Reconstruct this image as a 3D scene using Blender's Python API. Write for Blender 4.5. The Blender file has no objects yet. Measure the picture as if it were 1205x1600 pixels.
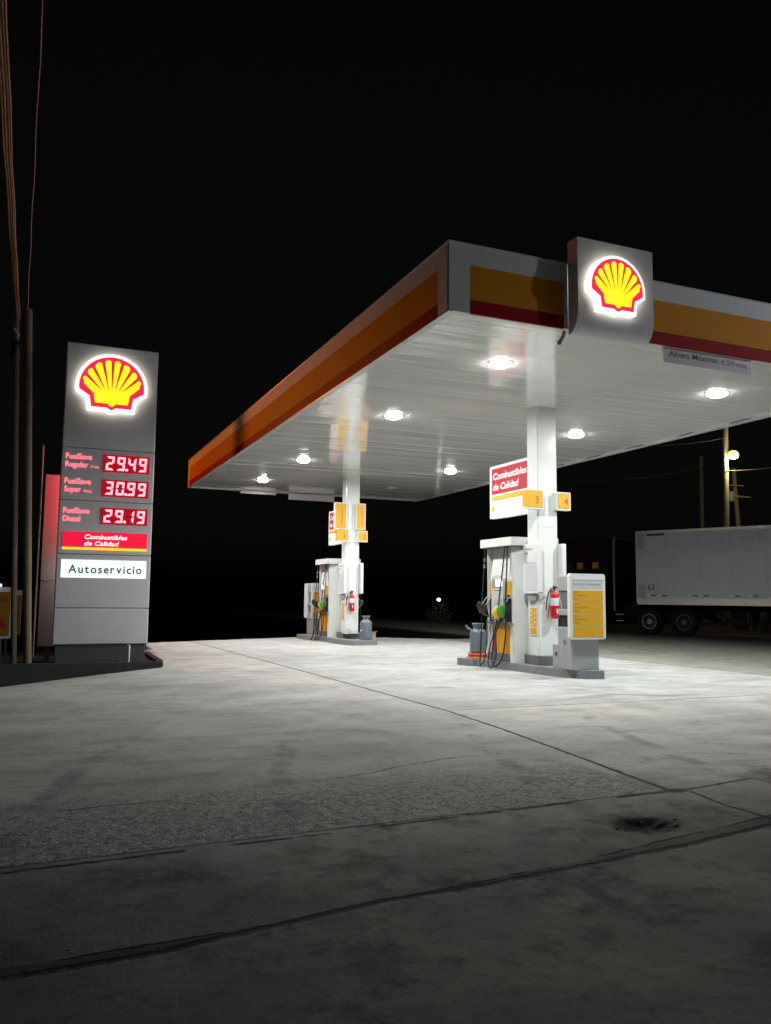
import bpy, bmesh, math, random
from mathutils import Vector, Matrix, geometry
random.seed(7)
S = bpy.context.scene
COL = S.collection
R = math.radians

# ------------------------------------------------------------------ camera
YAW, PITCH, ROLL, CAM_H, FPX = 0.40283, 0.10343, 0.009826, 1.33, 1292.75
fw = Vector((math.sin(YAW)*math.cos(PITCH), math.cos(YAW)*math.cos(PITCH), math.sin(PITCH)))
rt = Vector((math.cos(YAW), -math.sin(YAW), 0)); up = rt.cross(fw)
r2 = rt*math.cos(ROLL)+up*math.sin(ROLL); u2 = up*math.cos(ROLL)-rt*math.sin(ROLL)
cd = bpy.data.cameras.new('camera'); cam = bpy.data.objects.new('camera', cd); COL.objects.link(cam)
M4 = Matrix((r2, u2, -fw)).transposed().to_4x4(); M4.translation = (0, 0, CAM_H); cam.matrix_world = M4
cd.sensor_width = 36; cd.lens = FPX/1600*36; cd.clip_end = 2000; cd.clip_start = .05
S.camera = cam
# ------------------------------------------------------------------ world
W = bpy.data.worlds.new('World'); S.world = W; W.use_nodes = True
wn = W.node_tree; bg = wn.nodes['Background']
sky = wn.nodes.new('ShaderNodeTexSky'); sky.sky_type = 'NISHITA'; sky.sun_disc = False
sky.sun_elevation = R(1.5); sky.sun_rotation = R(200); sky.dust_density = 3
hs = wn.nodes.new('ShaderNodeHueSaturation'); hs.inputs['Saturation'].default_value = .25
wn.links.new(sky.outputs[0], hs.inputs['Color']); wn.links.new(hs.outputs[0], bg.inputs['Color'])
bg.inputs['Strength'].default_value = 0.002
# ------------------------------------------------------------------ exposure / engine
S.view_settings.view_transform = 'Standard'; S.view_settings.look = 'None'
S.view_settings.exposure = 0; S.view_settings.gamma = 1
S.render.engine = 'CYCLES'
S.cycles.use_denoising = True
S.cycles.max_bounces = 8; S.cycles.diffuse_bounces = 4; S.cycles.glossy_bounces = 3
S.cycles.sample_clamp_indirect = 6
CANOPY_W = 214; STREET_W = 900; SODIUM_W = 2300

# ------------------------------------------------------------------ helpers
def node(nt, t, ins=None, **kw):
    n = nt.nodes.new(t)
    for k, v in kw.items(): setattr(n, k, v)
    for k, v in (ins or {}).items():
        if hasattr(v, 'is_output'): nt.links.new(v, n.inputs[k])
        else: n.inputs[k].default_value = v
    return n
def mth(nt, op, a, b=0.0, c=None):
    ins = {0: a, 1: b}
    if c is not None: ins[2] = c
    return node(nt, 'ShaderNodeMath', ins, operation=op).outputs[0]
def mixc(nt, f, a, b):
    n = nt.nodes.new('ShaderNodeMix'); n.data_type = 'RGBA'
    for k, v in ((0, f), (6, a), (7, b)):
        if hasattr(v, 'is_output'): nt.links.new(v, n.inputs[k])
        else: n.inputs[k].default_value = v if k == 0 else (tuple(v)+(1,))[:4]
    return n.outputs[2]
def sstep(nt, v, a, b):
    return node(nt, 'ShaderNodeMapRange', {'Value': v, 'From Min': a, 'From Max': b}, interpolation_type='SMOOTHSTEP').outputs[0]
def noise(nt, vec, scale, detail=4, rough=.55):
    return node(nt, 'ShaderNodeTexNoise', {'Vector': vec, 'Scale': scale, 'Detail': detail, 'Roughness': rough}).outputs[0]

def mat(name, col, rough=.5, metal=0, emit=None, es=0, var=.08, vscale=3.0, bump=0, bscale=60, coat=0, streak=0, spec=.5):
    m = bpy.data.materials.new(name); m.use_nodes = True; nt = m.node_tree
    b = nt.nodes['Principled BSDF']
    tc = nt.nodes.new('ShaderNodeTexCoord').outputs['Object']
    n1 = noise(nt, tc, vscale, 5, .6)
    c = mixc(nt, n1, [x*(1-var) for x in col], [min(1, x*(1+var)) for x in col])
    if streak:
        sv = node(nt, 'ShaderNodeMapping', {'Vector': tc, 'Scale': (9, 9, .6)}).outputs[0]
        s = sstep(nt, noise(nt, sv, 2.0, 4, .6), .5, .75)
        c = mixc(nt, mth(nt, 'MULTIPLY', s, streak), c, [x*.45 for x in col])
    nt.links.new(c, b.inputs['Base Color'])
    rr = mth(nt, 'MULTIPLY_ADD', noise(nt, tc, vscale*2.3, 3), .16, rough-.08)
    nt.links.new(rr, b.inputs['Roughness'])
    b.inputs['Metallic'].default_value = metal; b.inputs['Specular IOR Level'].default_value = spec
    if coat: b.inputs['Coat Weight'].default_value = coat
    if emit is not None:
        b.inputs['Emission Color'].default_value = tuple(emit)+(1,); b.inputs['Emission Strength'].default_value = es
    if bump:
        bn = node(nt, 'ShaderNodeBump', {'Height': noise(nt, tc, bscale, 4), 'Strength': bump, 'Distance': .01})
        nt.links.new(bn.outputs[0], b.inputs['Normal'])
    return m

def strokes(mb, fr, a0, a1, b0, h, d, seed=1, vert=False):
    q = random.Random(seed); a = a0
    while a < a1:
        w = q.uniform(.35, .8)*h; hh = h*q.choice([.7, .7, 1])
        if vert: mb.plate(fr, b0, b0+hh, a, a+w*.7, 0, d)
        else: mb.plate(fr, a, a+w*.7, b0, b0+hh, 0, d)
        a += w+(h*.6 if q.random() < .15 else 0)
    return mb

class FR:   # a flat drawing frame standing in the world: 2D (a, b) -> point, n = outward
    def __init__(s, O, r, u, n): s.O, s.r, s.u, s.n = Vector(O), Vector(r), Vector(u), Vector(n)
    def p(s, a, b, d=0): return s.O+s.r*a+s.u*b+s.n*d
def front(y): return FR((0, y, 0), (1, 0, 0), (0, 0, 1), (0, -1, 0))      # a = X
def left(x): return FR((x, 0, 0), (0, -1, 0), (0, 0, 1), (-1, 0, 0))      # a = -Y
def back(y): return FR((0, y, 0), (-1, 0, 0), (0, 0, 1), (0, 1, 0))       # a = -X
def right(x): return FR((x, 0, 0), (0, 1, 0), (0, 0, 1), (1, 0, 0))       # a = Y

def rrect(a0, a1, b0, b1, r, n=4):
    out = []
    for cx, cy, s in ((a1-r, b1-r, 0), (a0+r, b1-r, 90), (a0+r, b0+r, 180), (a1-r, b0+r, 270)):
        for k in range(n+1):
            t = R(s+90*k/n); out.append((cx+r*math.cos(t), cy+r*math.sin(t)))
    return out

TXT = {}
def text_geo(s, bold=0.0, shear=0.0):
    k = (s, bold, shear)
    if k in TXT: return TXT[k]
    c = bpy.data.curves.new('lettering', 'FONT'); c.body = s; c.size = 1; c.offset = bold; c.shear = shear
    c.resolution_u = 3
    c.fill_mode = 'FRONT'
    o = bpy.data.objects.new('lettering', c); COL.objects.link(o)
    bpy.context.view_layer.update()
    me = bpy.data.meshes.new_from_object(o.evaluated_get(bpy.context.evaluated_depsgraph_get()))
    v = [(p.co.x, p.co.y) for p in me.vertices]; f = [tuple(p.vertices) for p in me.polygons if p.normal.z > -.1]
    bpy.data.objects.remove(o); bpy.data.curves.remove(c); bpy.data.meshes.remove(me)
    TXT[k] = (v, f); return v, f

class MB:
    def __init__(s): s.v, s.f, s.m, s.sm = [], [], [], []
    def add(s, vs, fs, mi=0, smooth=False):
        o = len(s.v); s.v += [Vector(p) for p in vs]
        for f in fs: s.f.append([i+o for i in f]); s.m.append(mi); s.sm.append(smooth)
        return s
    def box(s, x0, x1, y0, y1, z0, z1, mi=0):
        p = [(x, y, z) for z in (z0, z1) for y in (y0, y1) for x in (x0, x1)]
        return s.add(p, [(0, 2, 3, 1), (4, 5, 7, 6), (0, 1, 5, 4), (1, 3, 7, 5), (3, 2, 6, 7), (2, 0, 4, 6)], mi)
    def prism(s, fr, pts, d0, d1, mi=0, side=None, smooth=False):
        side = mi if side is None else side
        n = len(pts)
        tri = geometry.tessellate_polygon([[Vector((a, b, 0)) for a, b in pts]])
        def ccw(t):
            (ax, ay), (bx, by), (cx, cy) = (pts[i] for i in t)
            return t if (bx-ax)*(cy-ay)-(by-ay)*(cx-ax) > 0 else tuple(reversed(t))
        tri = [ccw(t) for t in tri]
        s.add([fr.p(a, b, d1) for a, b in pts], tri, mi)
        area = sum(pts[i][0]*pts[(i+1) % n][1]-pts[(i+1) % n][0]*pts[i][1] for i in range(n))
        ring = pts if area > 0 else pts[::-1]
        if d0 != d1:
            s.add([fr.p(a, b, d0) for a, b in pts], [t[::-1] for t in tri], side)
            s.add([fr.p(a, b, d0) for a, b in ring]+[fr.p(a, b, d1) for a, b in ring],
                  [(i, (i+1) % n, n+(i+1) % n, n+i) for i in range(n)], side, smooth)
        return s
    def plate(s, fr, a0, a1, b0, b1, d0, d1, mi=0, r=0):
        return s.prism(fr, rrect(a0, a1, b0, b1, r) if r else [(a0, b0), (a1, b0), (a1, b1), (a0, b1)], d0, d1, mi)
    def tube(s, path, r, seg=8, mi=0, cap=True):
        path = [Vector(p) for p in path]; n = len(path)
        rs = r if isinstance(r, (list, tuple)) else [r]*n
        vs = []; prev = None
        for i, p in enumerate(path):
            t = (path[min(i+1, n-1)]-path[max(i-1, 0)]).normalized()
            if prev is None: a = t.orthogonal().normalized()
            else: a = (prev-t*prev.dot(t)).normalized()
            prev = a; b = t.cross(a)
            for k in range(seg):
                w = 2*math.pi*k/seg; vs.append(p+(a*math.cos(w)+b*math.sin(w))*rs[i])
        fs = [(i*seg+k, i*seg+(k+1) % seg, (i+1)*seg+(k+1) % seg, (i+1)*seg+k) for i in range(n-1) for k in range(seg)]
        s.add(vs, fs, mi, True)
        if cap:
            s.add(vs[:seg], [tuple(range(seg))[::-1]], mi); s.add(vs[-seg:], [tuple(range(seg))], mi)
        return s
    def lathe(s, c, prof, seg=24, mi=0):
        c = Vector(c); n = len(prof)
        vs = [c+Vector((r*math.cos(2*math.pi*k/seg), r*math.sin(2*math.pi*k/seg), z)) for r, z in prof for k in range(seg)]
        fs = [(i*seg+k, i*seg+(k+1) % seg, (i+1)*seg+(k+1) % seg, (i+1)*seg+k) for i in range(n-1) for k in range(seg)]
        s.add(vs, fs, mi, True)
        s.add(vs[:seg], [tuple(range(seg))[::-1]], mi); s.add(vs[-seg:], [tuple(range(seg))], mi)
        return s
    def ring(s, fr, a, b, r0, r1, d0, d1, mi=0, seg=24):   # flat annulus with thickness
        vs = [];
        for d in (d0, d1):
            for r in (r0, r1):
                for k in range(seg):
                    w = 2*math.pi*k/seg; vs.append(fr.p(a+r*math.cos(w), b+r*math.sin(w), d))
        q = []
        for k in range(seg):
            j = (k+1) % seg
            q += [(2*seg+k, 3*seg+k, 3*seg+j, 2*seg+j), (seg+k, seg+j, 3*seg+j, 3*seg+k), (j, k, 2*seg+k, 2*seg+j), (k, j, seg+j, seg+k)]
        return s.add(vs, q, mi)
    def disc(s, fr, a, b, r, d0, d1, mi=0, seg=20):
        return s.prism(fr, [(a+r*math.cos(2*math.pi*k/seg), b+r*math.sin(2*math.pi*k/seg)) for k in range(seg)], d0, d1, mi, smooth=True)
    def text(s, fr, txt, a0, b0, h=None, w=None, d=.004, mi=0, bold=.0, shear=0, align='l', ref='HxA', rot=False):
        v, f = text_geo(txt, bold, shear)
        rv, _ = text_geo('H', bold, shear)
        capz = max(p[1] for p in rv)
        x0 = min(p[0] for p in v); x1 = max(p[0] for p in v)
        sy = h/capz; sx = sy if w is None else w/(x1-x0)
        off = {'l': -x0*sx, 'c': -(x0+x1)/2*sx, 'r': -x1*sx}[align]
        if rot: pts = [fr.p(a0-p[1]*sy, b0+off+p[0]*sx, d) for p in v]
        else: pts = [fr.p(a0+off+p[0]*sx, b0+p[1]*sy, d) for p in v]
        return s.add(pts, f, mi)
    def build(s, name, mats, parent=None, loc=None, bevel=0, local=False):
        if not isinstance(mats, (list, tuple)): mats = [mats]
        off = Vector((0, 0, 0))
        if parent is not None and not local:
            p = parent
            while p is not None: off += p.location; p = p.parent
        if loc is not None: off = Vector(loc)
        me = bpy.data.meshes.new(name)
        me.from_pydata([v-off if not local else v for v in s.v], [], s.f)
        for m in mats: me.materials.append(m)
        me.polygons.foreach_set('material_index', s.m); me.polygons.foreach_set('use_smooth', s.sm)
        me.update()
        o = bpy.data.objects.new(name, me); COL.objects.link(o)
        if parent is not None: o.parent = parent
        if loc is not None: o.location = loc
        if bevel:
            b = o.modifiers.new('bevel', 'BEVEL'); b.width = bevel; b.segments = 2; b.limit_method = 'ANGLE'; b.angle_limit = R(50)
            b.harden_normals = False
        return o

def tag(o, label=None, cat=None, group=None, kind=None):
    if label: o['label'] = label
    if cat: o['category'] = cat
    if group: o['group'] = group
    if kind: o['kind'] = kind
    return o
def thing(name, label, cat, loc=(0, 0, 0), rz=0, group=None):
    o = bpy.data.objects.new(name, None); COL.objects.link(o); o.location = loc; o.rotation_euler = (0, 0, rz)
    o.empty_display_size = .2
    return tag(o, label, cat, group)
def copy_tree(o, parent=None):
    c = o.copy(); COL.objects.link(c); c.parent = parent
    for ch in list(o.children): copy_tree(ch, c)
    return c

# ------------------------------------------------------------------ materials
white = mat('white_paint', (.62, .63, .61), .32, var=.03, coat=.2)
whitecol = mat('column_paint', (.68, .71, .69), .22, var=.025, coat=.3)
whitep = mat('white_plastic', (.64, .65, .65), .35, var=.03)
fasc_w = mat('fascia_white', (.66, .66, .66), .6, var=.06, streak=.12)
fasc_y = mat('fascia_yellow', (.68, .26, .006), .6, var=.06, streak=.1, spec=.15)
fasc_r = mat('fascia_red', (.36, .003, .008), .6, var=.06, spec=.12)
yel = mat('sign_yellow', (.62, .33, .012), .4, var=.04)
yel2 = mat('panel_yellow', (.66, .29, .006), .35, var=.04)
redp = mat('sign_red', (.38, .008, .022), .6, var=.04)
digit_o = mat('number_orange', (.50, .07, .012), .5)
txtd = mat('dark_print', (.05, .05, .06), .6)
txtm = mat('grey_print', (.25, .25, .27), .6)
grey = mat('grey_metal_paint', (.30, .32, .33), .42, var=.06, streak=.12)
greyd = mat('dark_grey_paint', (.12, .13, .145), .5, var=.1, streak=.25)
island_m = mat('island_concrete_paint', (.20, .215, .225), .6, var=.14, bump=.25, bscale=40, streak=.2)
plinth_m = mat('plinth_grey', (.12, .13, .145), .5, var=.1, streak=.15)
black = mat('black_rubber', (.012, .012, .013), .5, var=.1)
blackp = mat('black_plastic', (.02, .02, .022), .35)
steel = mat('bare_steel', (.55, .55, .55), .3, metal=1)
green_p = mat('green_plastic', (.05, .35, .04), .4)
yel_p = mat('yellow_plastic', (.75, .5, .02), .4)
pyl_m = mat('pylon_grey', (.62, .61, .635), .40, var=.05, streak=.08)
pyl_dk = mat('pylon_plinth', (.075, .08, .085), .5, var=.15, streak=.3)
kerb_m = mat('kerb_dark', (.014, .015, .017), .75, var=.3, bump=.4, bscale=30, streak=.3, spec=.12)
soil = mat('soil', (.02, .018, .016), .95, var=.4, bump=.8, bscale=20, spec=.1)
fpole = mat('far_pole', (.20, .20, .17), .85, var=.2, streak=.3)
wood = mat('weathered_pole', (.22, .17, .10), .8, var=.25, vscale=8, bump=.4, bscale=40, streak=.5)
cablem = mat('cable_sheath', (.46, .20, .085), .5)  # orange lamplight on the cables is put into this colour
concp = mat('pole_concrete', (.42, .42, .36), .8, var=.15, streak=.3)
canm = mat('canister_grey', (.13, .16, .19), .38, var=.08, coat=.3)
orange_pl = mat('orange_plastic', (.55, .10, .03), .5)
carton = mat('pale_carton', (.45, .38, .33), .8)
ragm = mat('grey_rag', (.27, .28, .25), .9, var=.3, vscale=14)
ext_red = mat('extinguisher_red', (.55, .012, .012), .28, coat=.4)
sheet_g = mat('notice_grey', (.52, .54, .57), .4)
em_white = mat('lit_acrylic_white', (.8, .8, .8), .3, emit=(1, .95, .78), es=2.7)
em_rim = mat('lit_acrylic_rim', (.8, .8, .8), .3, emit=(1, .98, .90), es=1.3)
em_red = mat('lit_acrylic_red', (.6, .01, .03), .3, emit=(1, .022, .075), es=1.05)
em_yel = mat('lit_acrylic_yellow', (.8, .6, .02), .3, emit=(1, .87, .018), es=1.12)
em_groove = mat('lit_groove_red', (.5, .02, .01), .3, emit=(.50, .012, .006), es=1)
led_bg = mat('led_panel', (.05, .002, .005), .3, emit=(.42, .002, .012), es=1.0)
led_on = mat('led_segment', (.6, .3, .3), .4, emit=(1, .36, .43), es=1.8)
led_txt = mat('led_lettering', (.5, .1, .15), .4, emit=(1, .17, .24), es=1.7)
led_bg_b = mat('led_panel_far_face', (.05, .002, .005), .3, emit=(.85, .012, .03), es=5.5)
em_strip = mat('lit_strip_red', (.5, .01, .03), .35, emit=(.80, .006, .045), es=1)
em_stripw = mat('lit_strip_white', (.8, .7, .7), .35, emit=(1, .93, .88), es=1.1)
em_stripy = mat('lit_strip_yellow', (.8, .5, .02), .35, emit=(1, .62, .05), es=.9)
em_box = mat('lit_service_white', (.8, .85, .8), .35, emit=(.80, .93, .83), es=1)
em_navy = mat('service_lettering', (.04, .06, .1), .5, emit=(.05, .08, .14), es=.8)
screen = mat('lit_screen', (.7, .75, .8), .2, emit=(.85, .95, 1), es=1.5)
lamp_em = mat('lamp_lens', (.9, .9, .9), .2, emit=(1, 1, .97), es=80)
lamp_off = mat('lamp_lens_off', (.25, .25, .25), .2)
sod_em = mat('warm_lamp_lens', (.9, .8, .6), .2, emit=(1, .66, .16), es=3.0)

# soffit: glossy white strips, slightly wavy
soff = bpy.data.materials.new('soffit_panel'); soff.use_nodes = True
nt = soff.node_tree; b = nt.nodes['Principled BSDF']
tc = nt.nodes.new('ShaderNodeTexCoord').outputs['Object']
mp = node(nt, 'ShaderNodeMapping', {'Vector': tc, 'Scale': (.22, 2.4, 1)}).outputs[0]
nz = noise(nt, mp, 1.0, 3, .5)
b.inputs['Base Color'].default_value = (.70, .70, .68, 1)
nt.links.new(mixc(nt, noise(nt, mp, 2.5, 4), (.80, .80, .78), (.88, .88, .86)), b.inputs['Base Color'])
b.inputs['Roughness'].default_value = .09
b.inputs['Coat Weight'].default_value = .6; b.inputs['Coat Roughness'].default_value = .1
bn = node(nt, 'ShaderNodeBump', {'Height': nz, 'Strength': .75, 'Distance': .03})
nt.links.new(bn.outputs[0], b.inputs['Normal'])

# ------------------------------------------------------------------ ground
def ground_material():
    m = bpy.data.materials.new('forecourt_concrete'); m.use_nodes = True; nt = m.node_tree
    b = nt.nodes['Principled BSDF']
    tc = nt.nodes.new('ShaderNodeTexCoord').outputs['Object']
    sp = node(nt, 'ShaderNodeSeparateXYZ', {0: tc}); X, Y, Z = sp.outputs
    nbig = noise(nt, tc, .45, 4, .6); nraw = noise(nt, tc, 1.7, 7, .68); nmid = sstep(nt, nraw, .30, .70); nfine = noise(nt, tc, 14, 6, .7); ngrit = noise(nt, tc, 95, 3, .7)
    wob = mth(nt, 'SUBTRACT', noise(nt, tc, 2.3, 5, .7), .5)
    wob2 = mth(nt, 'SUBTRACT', noise(nt, tc, 11, 4, .7), .5)
    def curve(c, pts, lo, hi):
        a0, a1 = pts[0][0], pts[-1][0]
        t = node(nt, 'ShaderNodeMapRange', {'Value': c, 'From Min': a0, 'From Max': a1}).outputs[0]
        n = nt.nodes.new('ShaderNodeFloatCurve'); cm = n.mapping; cv = cm.curves[0]
        P = [((a-a0)/(a1-a0), (v-lo)/(hi-lo)) for a, v in pts]
        cv.points[0].location = P[0]; cv.points[-1].location = P[-1]
        for q in P[1:-1]: cv.points.new(*q)
        for q in cv.points: q.handle_type = 'VECTOR'
        cm.update(); nt.links.new(t, n.inputs['Value'])
        return mth(nt, 'MULTIPLY_ADD', n.outputs[0], hi-lo, lo)
    def line(c, f, w, amp=.0, amp2=.03, soft=1.6):
        d = mth(nt, 'SUBTRACT', c, f)
        if amp: d = mth(nt, 'MULTIPLY_ADD', wob, amp, d)
        d = mth(nt, 'MULTIPLY_ADD', wob2, amp2, d)
        return mth(nt, 'SUBTRACT', 1.0, sstep(nt, mth(nt, 'ABSOLUTE', d), w*.4, w*soft))
    def rng(c, a, b2, s=.05):
        return mth(nt, 'MULTIPLY', sstep(nt, c, a-s, a+s), mth(nt, 'SUBTRACT', 1.0, sstep(nt, c, b2-s, b2+s)))
    mul = lambda *a: a[0] if len(a) == 1 else mth(nt, 'MULTIPLY', a[0], mul(*a[1:]))
    mx = lambda *a: a[0] if len(a) == 1 else mth(nt, 'MAXIMUM', a[0], mx(*a[1:]))
    # joints and cracks (positions measured on the slab)
    seam_x = curve(Y, [(4.7, 4.20), (6.1, 4.37), (7.5, 4.53), (8.9, 4.63), (14, 4.60), (25.7, 4.42)], 4.2, 4.7)
    jSeam = mul(line(X, seam_x, .020, .03, .03), rng(Y, 4.72, 27))
    jX = mul(line(Y, 8.96, .012, .03, .02), sstep(nt, X, 4.6, 4.9))
    jB = mul(sstep(nt, noise(nt, tc, 2.9, 3, .5), .40, .52), line(Y, curve(X, [(-4, 4.45), (-.1, 4.5), (1.3, 4.56), (2.4, 4.63), (4.2, 4.70)], 4.4, 4.8), .018, .05, .05), mth(nt, 'SUBTRACT', 1.0, sstep(nt, X, 4.1, 4.3)), sstep(nt, mth(nt, 'ADD', nraw, mth(nt, 'MULTIPLY', X, .06)), .32, .5))
    gap = mul(line(Y, 4.70, .05, .0, .03), rng(X, 4.17, 4.34, .05))
    jC = mul(line(Y, curve(X, [(4.3, 4.70), (4.6, 4.74), (5.0, 4.81), (9, 5.2)], 4.6, 5.3), .014, .03, .04), rng(X, 4.3, 5.1, .1))
    jD = mul(line(X, curve(Y, [(3.85, 4.26), (4.3, 4.26), (4.68, 4.34)], 4.2, 4.4), .016, .05, .05), rng(Y, 3.85, 4.66))
    yA = curve(X, [(-4, 3.36), (0, 3.385), (.72, 3.40), (1.83, 3.53), (2.6, 3.63), (4.32, 3.96), (9, 4.9)], 3.2, 5.0)
    yB = curve(X, [(-4, 3.27), (0, 3.30), (.5, 3.315), (1.5, 3.50), (2.1, 3.515), (3.4, 3.665), (4.14, 3.80), (9, 4.7)], 3.2, 5.0)
    wv = mth(nt, 'MULTIPLY', wob, .05)
    inband = mul(sstep(nt, mth(nt, 'ADD', Y, wv), mth(nt, 'SUBTRACT', yB, .016), mth(nt, 'SUBTRACT', yB, .005)), mth(nt, 'SUBTRACT', 1.0, sstep(nt, mth(nt, 'ADD', Y, wv), mth(nt, 'ADD', yA, .005), mth(nt, 'ADD', yA, .018))))
    jE = mul(line(Y, yB, .022, .05, .05), sstep(nt, nraw, .34, .44))
    jE2 = mul(line(Y, yA, .010, .05, .05), sstep(nt, nraw, .44, .54))
    jF = mul(line(X, 12.35, .02, .08, .03), sstep(nt, Y, 8.9, 9.1))
    jG = mul(line(Y, 17.2, .012, .03, .02), sstep(nt, X, 4.5, 4.7))
    jH = mul(line(X, curve(Y, [(9, 13.4), (13, 13.9), (17.5, 15.2), (22, 16.6)], 13, 17), .03, .25, .05), sstep(nt, nraw, .50, .54))
    fine_cr = mul(line(Y, curve(X, [(0, 5.62), (.5, 5.66), (1.6, 5.7), (3.2, 6.3), (4.2, 6.4)], 5.5, 6.5), .008, .12, .06), sstep(nt, nraw, .44, .50), mx(rng(X, .2, .95, .12), rng(X, 1.9, 3.5, .2)))
    joint = mx(jSeam, jX, jB, gap, jC, jD, jE, jE2, jF, jG, jH, fine_cr)
    # rough worn patch
    rough_edge = mth(nt, 'ADD', Y, mth(nt, 'MULTIPLY', wob, .9))
    patch = mul(sstep(nt, Y, curve(X, [(-4, 4.46), (4.2, 4.72)], 4.4, 4.8), mth(nt, 'ADD', curve(X, [(-4, 4.46), (4.2, 4.72)], 4.4, 4.8), .03)),
                mth(nt, 'SUBTRACT', 1.0, sstep(nt, rough_edge, 5.35, 6.25)), mth(nt, 'SUBTRACT', 1.0, sstep(nt, X, 4.1, 4.25)))
    # colours
    new = mixc(nt, nmid, (.315, .323, .317), (.425, .433, .425))
    old = mixc(nt, nmid, (.40, .39, .372), (.53, .52, .50))
    old = mixc(nt, sstep(nt, nbig, .35, .7), old, mixc(nt, nmid, (.28, .272, .26), (.42, .41, .393)))
    edge = mth(nt, 'ADD', X, mth(nt, 'MULTIPLY', wob, .05))
    isnew = mul(sstep(nt, edge, mth(nt, 'SUBTRACT', seam_x, .01), mth(nt, 'ADD', seam_x, .01)), sstep(nt, Y, 8.95, 8.97), mth(nt, 'SUBTRACT', 1.0, sstep(nt, edge, 12.34, 12.36)))
    c = mixc(nt, isnew, old, new)
    lot = sstep(nt, X, 12.35, 12.37)
    c = mixc(nt, mul(lot, sstep(nt, Y, 8.9, 9.0)), c, mixc(nt, nmid, (.23, .23, .20), (.33, .325, .285)))
    c = mixc(nt, mth(nt, 'MULTIPLY', sstep(nt, X, 17.5, 23), sstep(nt, Y, 9, 12)), c, mixc(nt, nmid, (.022, .022, .02), (.045, .045, .04)))  # dark lot, deepened in colour to stand for shade under the trailer
    # first slabs near the road grow darker toward the viewer
    near_dark = mth(nt, 'SUBTRACT', 1.0, sstep(nt, mth(nt, 'ADD', Y, mth(nt, 'MULTIPLY', wob, 1.6)), 3.6, 5.6))
    c = mixc(nt, mul(near_dark, .92), c, mixc(nt, nmid, (.075, .069, .060), (.27, .254, .228)))
    left_dark = mul(mth(nt, 'SUBTRACT', 1.0, sstep(nt, mth(nt, 'MULTIPLY_ADD', wob, 1.5, X), -.6, 1.6)), mth(nt, 'SUBTRACT', 1.0, sstep(nt, Y, 3.8, 6.5)))  # darker brown tone toward the near left
    c = mixc(nt, mul(left_dark, .55), c, (.045, .036, .032))
    blot = sstep(nt, noise(nt, tc, 1.35, 7, .72), .50, .64)
    c = mixc(nt, mul(blot, mth(nt, 'SUBTRACT', 1.0, sstep(nt, Y, 4.2, 7.5)), .7), c, (.04, .037, .034))
    blot2 = sstep(nt, noise(nt, tc, 3.4, 8, .74), .45, .66)
    c = mixc(nt, mul(blot2, mth(nt, 'SUBTRACT', 1.0, sstep(nt, mth(nt, 'MULTIPLY_ADD', wob, 1.5, Y), 3.9, 5.4)), .58), c, (.018, .017, .016))
    streaks = sstep(nt, noise(nt, node(nt, 'ShaderNodeMapping', {'Vector': tc, 'Scale': (.5, 2.2, 1), 'Rotation': (0, 0, .25)}).outputs[0], 1.3, 7, .7), .50, .68)
    c = mixc(nt, mul(streaks, .28), c, (.11, .105, .10))
    oil = sstep(nt, noise(nt, tc, .8, 6, .68), .54, .70)
    c = mixc(nt, mul(oil, .30), c, (.10, .095, .09))
    patch = mul(patch, sstep(nt, mth(nt, 'MULTIPLY_ADD', nraw, .6, mth(nt, 'MULTIPLY', nbig, .6)), .38, .58))
    c = mixc(nt, mul(patch, .8), c, mixc(nt, sstep(nt, nfine, .38, .62), (.16, .152, .14), (.42, .405, .385)))
    c = mixc(nt, mul(patch, sstep(nt, noise(nt, tc, 42, 2, .5), .58, .64), .9), c, (.58, .57, .55))
    c = mixc(nt, mul(inband, mth(nt, 'MULTIPLY_ADD', X, -.09, .92)), c, mixc(nt, nfine, (.010, .010, .009), (.060, .058, .054)))
    brk = mul(sstep(nt, noise(nt, tc, 5.5, 5, .7), .60, .66), sstep(nt, mth(nt, 'ABSOLUTE', mth(nt, 'SUBTRACT', Y, mth(nt, 'MULTIPLY_ADD', yA, .5, mth(nt, 'MULTIPLY', yB, .5)))), .22, .08))
    c = mixc(nt, mul(brk, .8), c, (.02, .019, .018))
    tyre_x = mth(nt, 'SUBTRACT', X, mth(nt, 'MULTIPLY_ADD', mth(nt, 'POWER', mth(nt, 'SUBTRACT', Y, 2.0), 2.0), .035, 2.2))
    trk = mx(*[mth(nt, 'SUBTRACT', 1.0, sstep(nt, mth(nt, 'ABSOLUTE', mth(nt, 'MULTIPLY_ADD', wob, .12, mth(nt, 'SUBTRACT', tyre_x, o))), .05, .13)) for o in (-2.6, -1.0, .9, 2.5)])
    c = mixc(nt, mul(trk, sstep(nt, noise(nt, tc, 2.1, 4, .6), .42, .62), mth(nt, 'SUBTRACT', 1.0, sstep(nt, Y, 7.5, 9.5)), .38), c, (.05, .047, .044))
    drip = mul(sstep(nt, noise(nt, tc, 3.1, 3, .5), .66, .72), rng(X, 5, 12, .5), rng(Y, 8.5, 25, .5))
    c = mixc(nt, mul(drip, .45), c, (.10, .098, .095))
    c = mixc(nt, mul(sstep(nt, nfine, .45, .8), .25), c, (.12, .115, .11))
    c = mixc(nt, mul(sstep(nt, ngrit, .62, .75), mth(nt, 'MULTIPLY_ADD', patch, -.25, .4)), c, (.06, .058, .055))
    # rust stain by the hole and dark wet streak by the pumps
    px = mth(nt, 'SUBTRACT', X, 3.45); py = mth(nt, 'SUBTRACT', Y, 4.08)
    dp = mth(nt, 'SQRT', mth(nt, 'ADD', mth(nt, 'POWER', mth(nt, 'MULTIPLY', px, .75), 2.0), mth(nt, 'POWER', py, 2.0)))
    dp = mth(nt, 'MULTIPLY_ADD', wob2, .12, dp)
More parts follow.
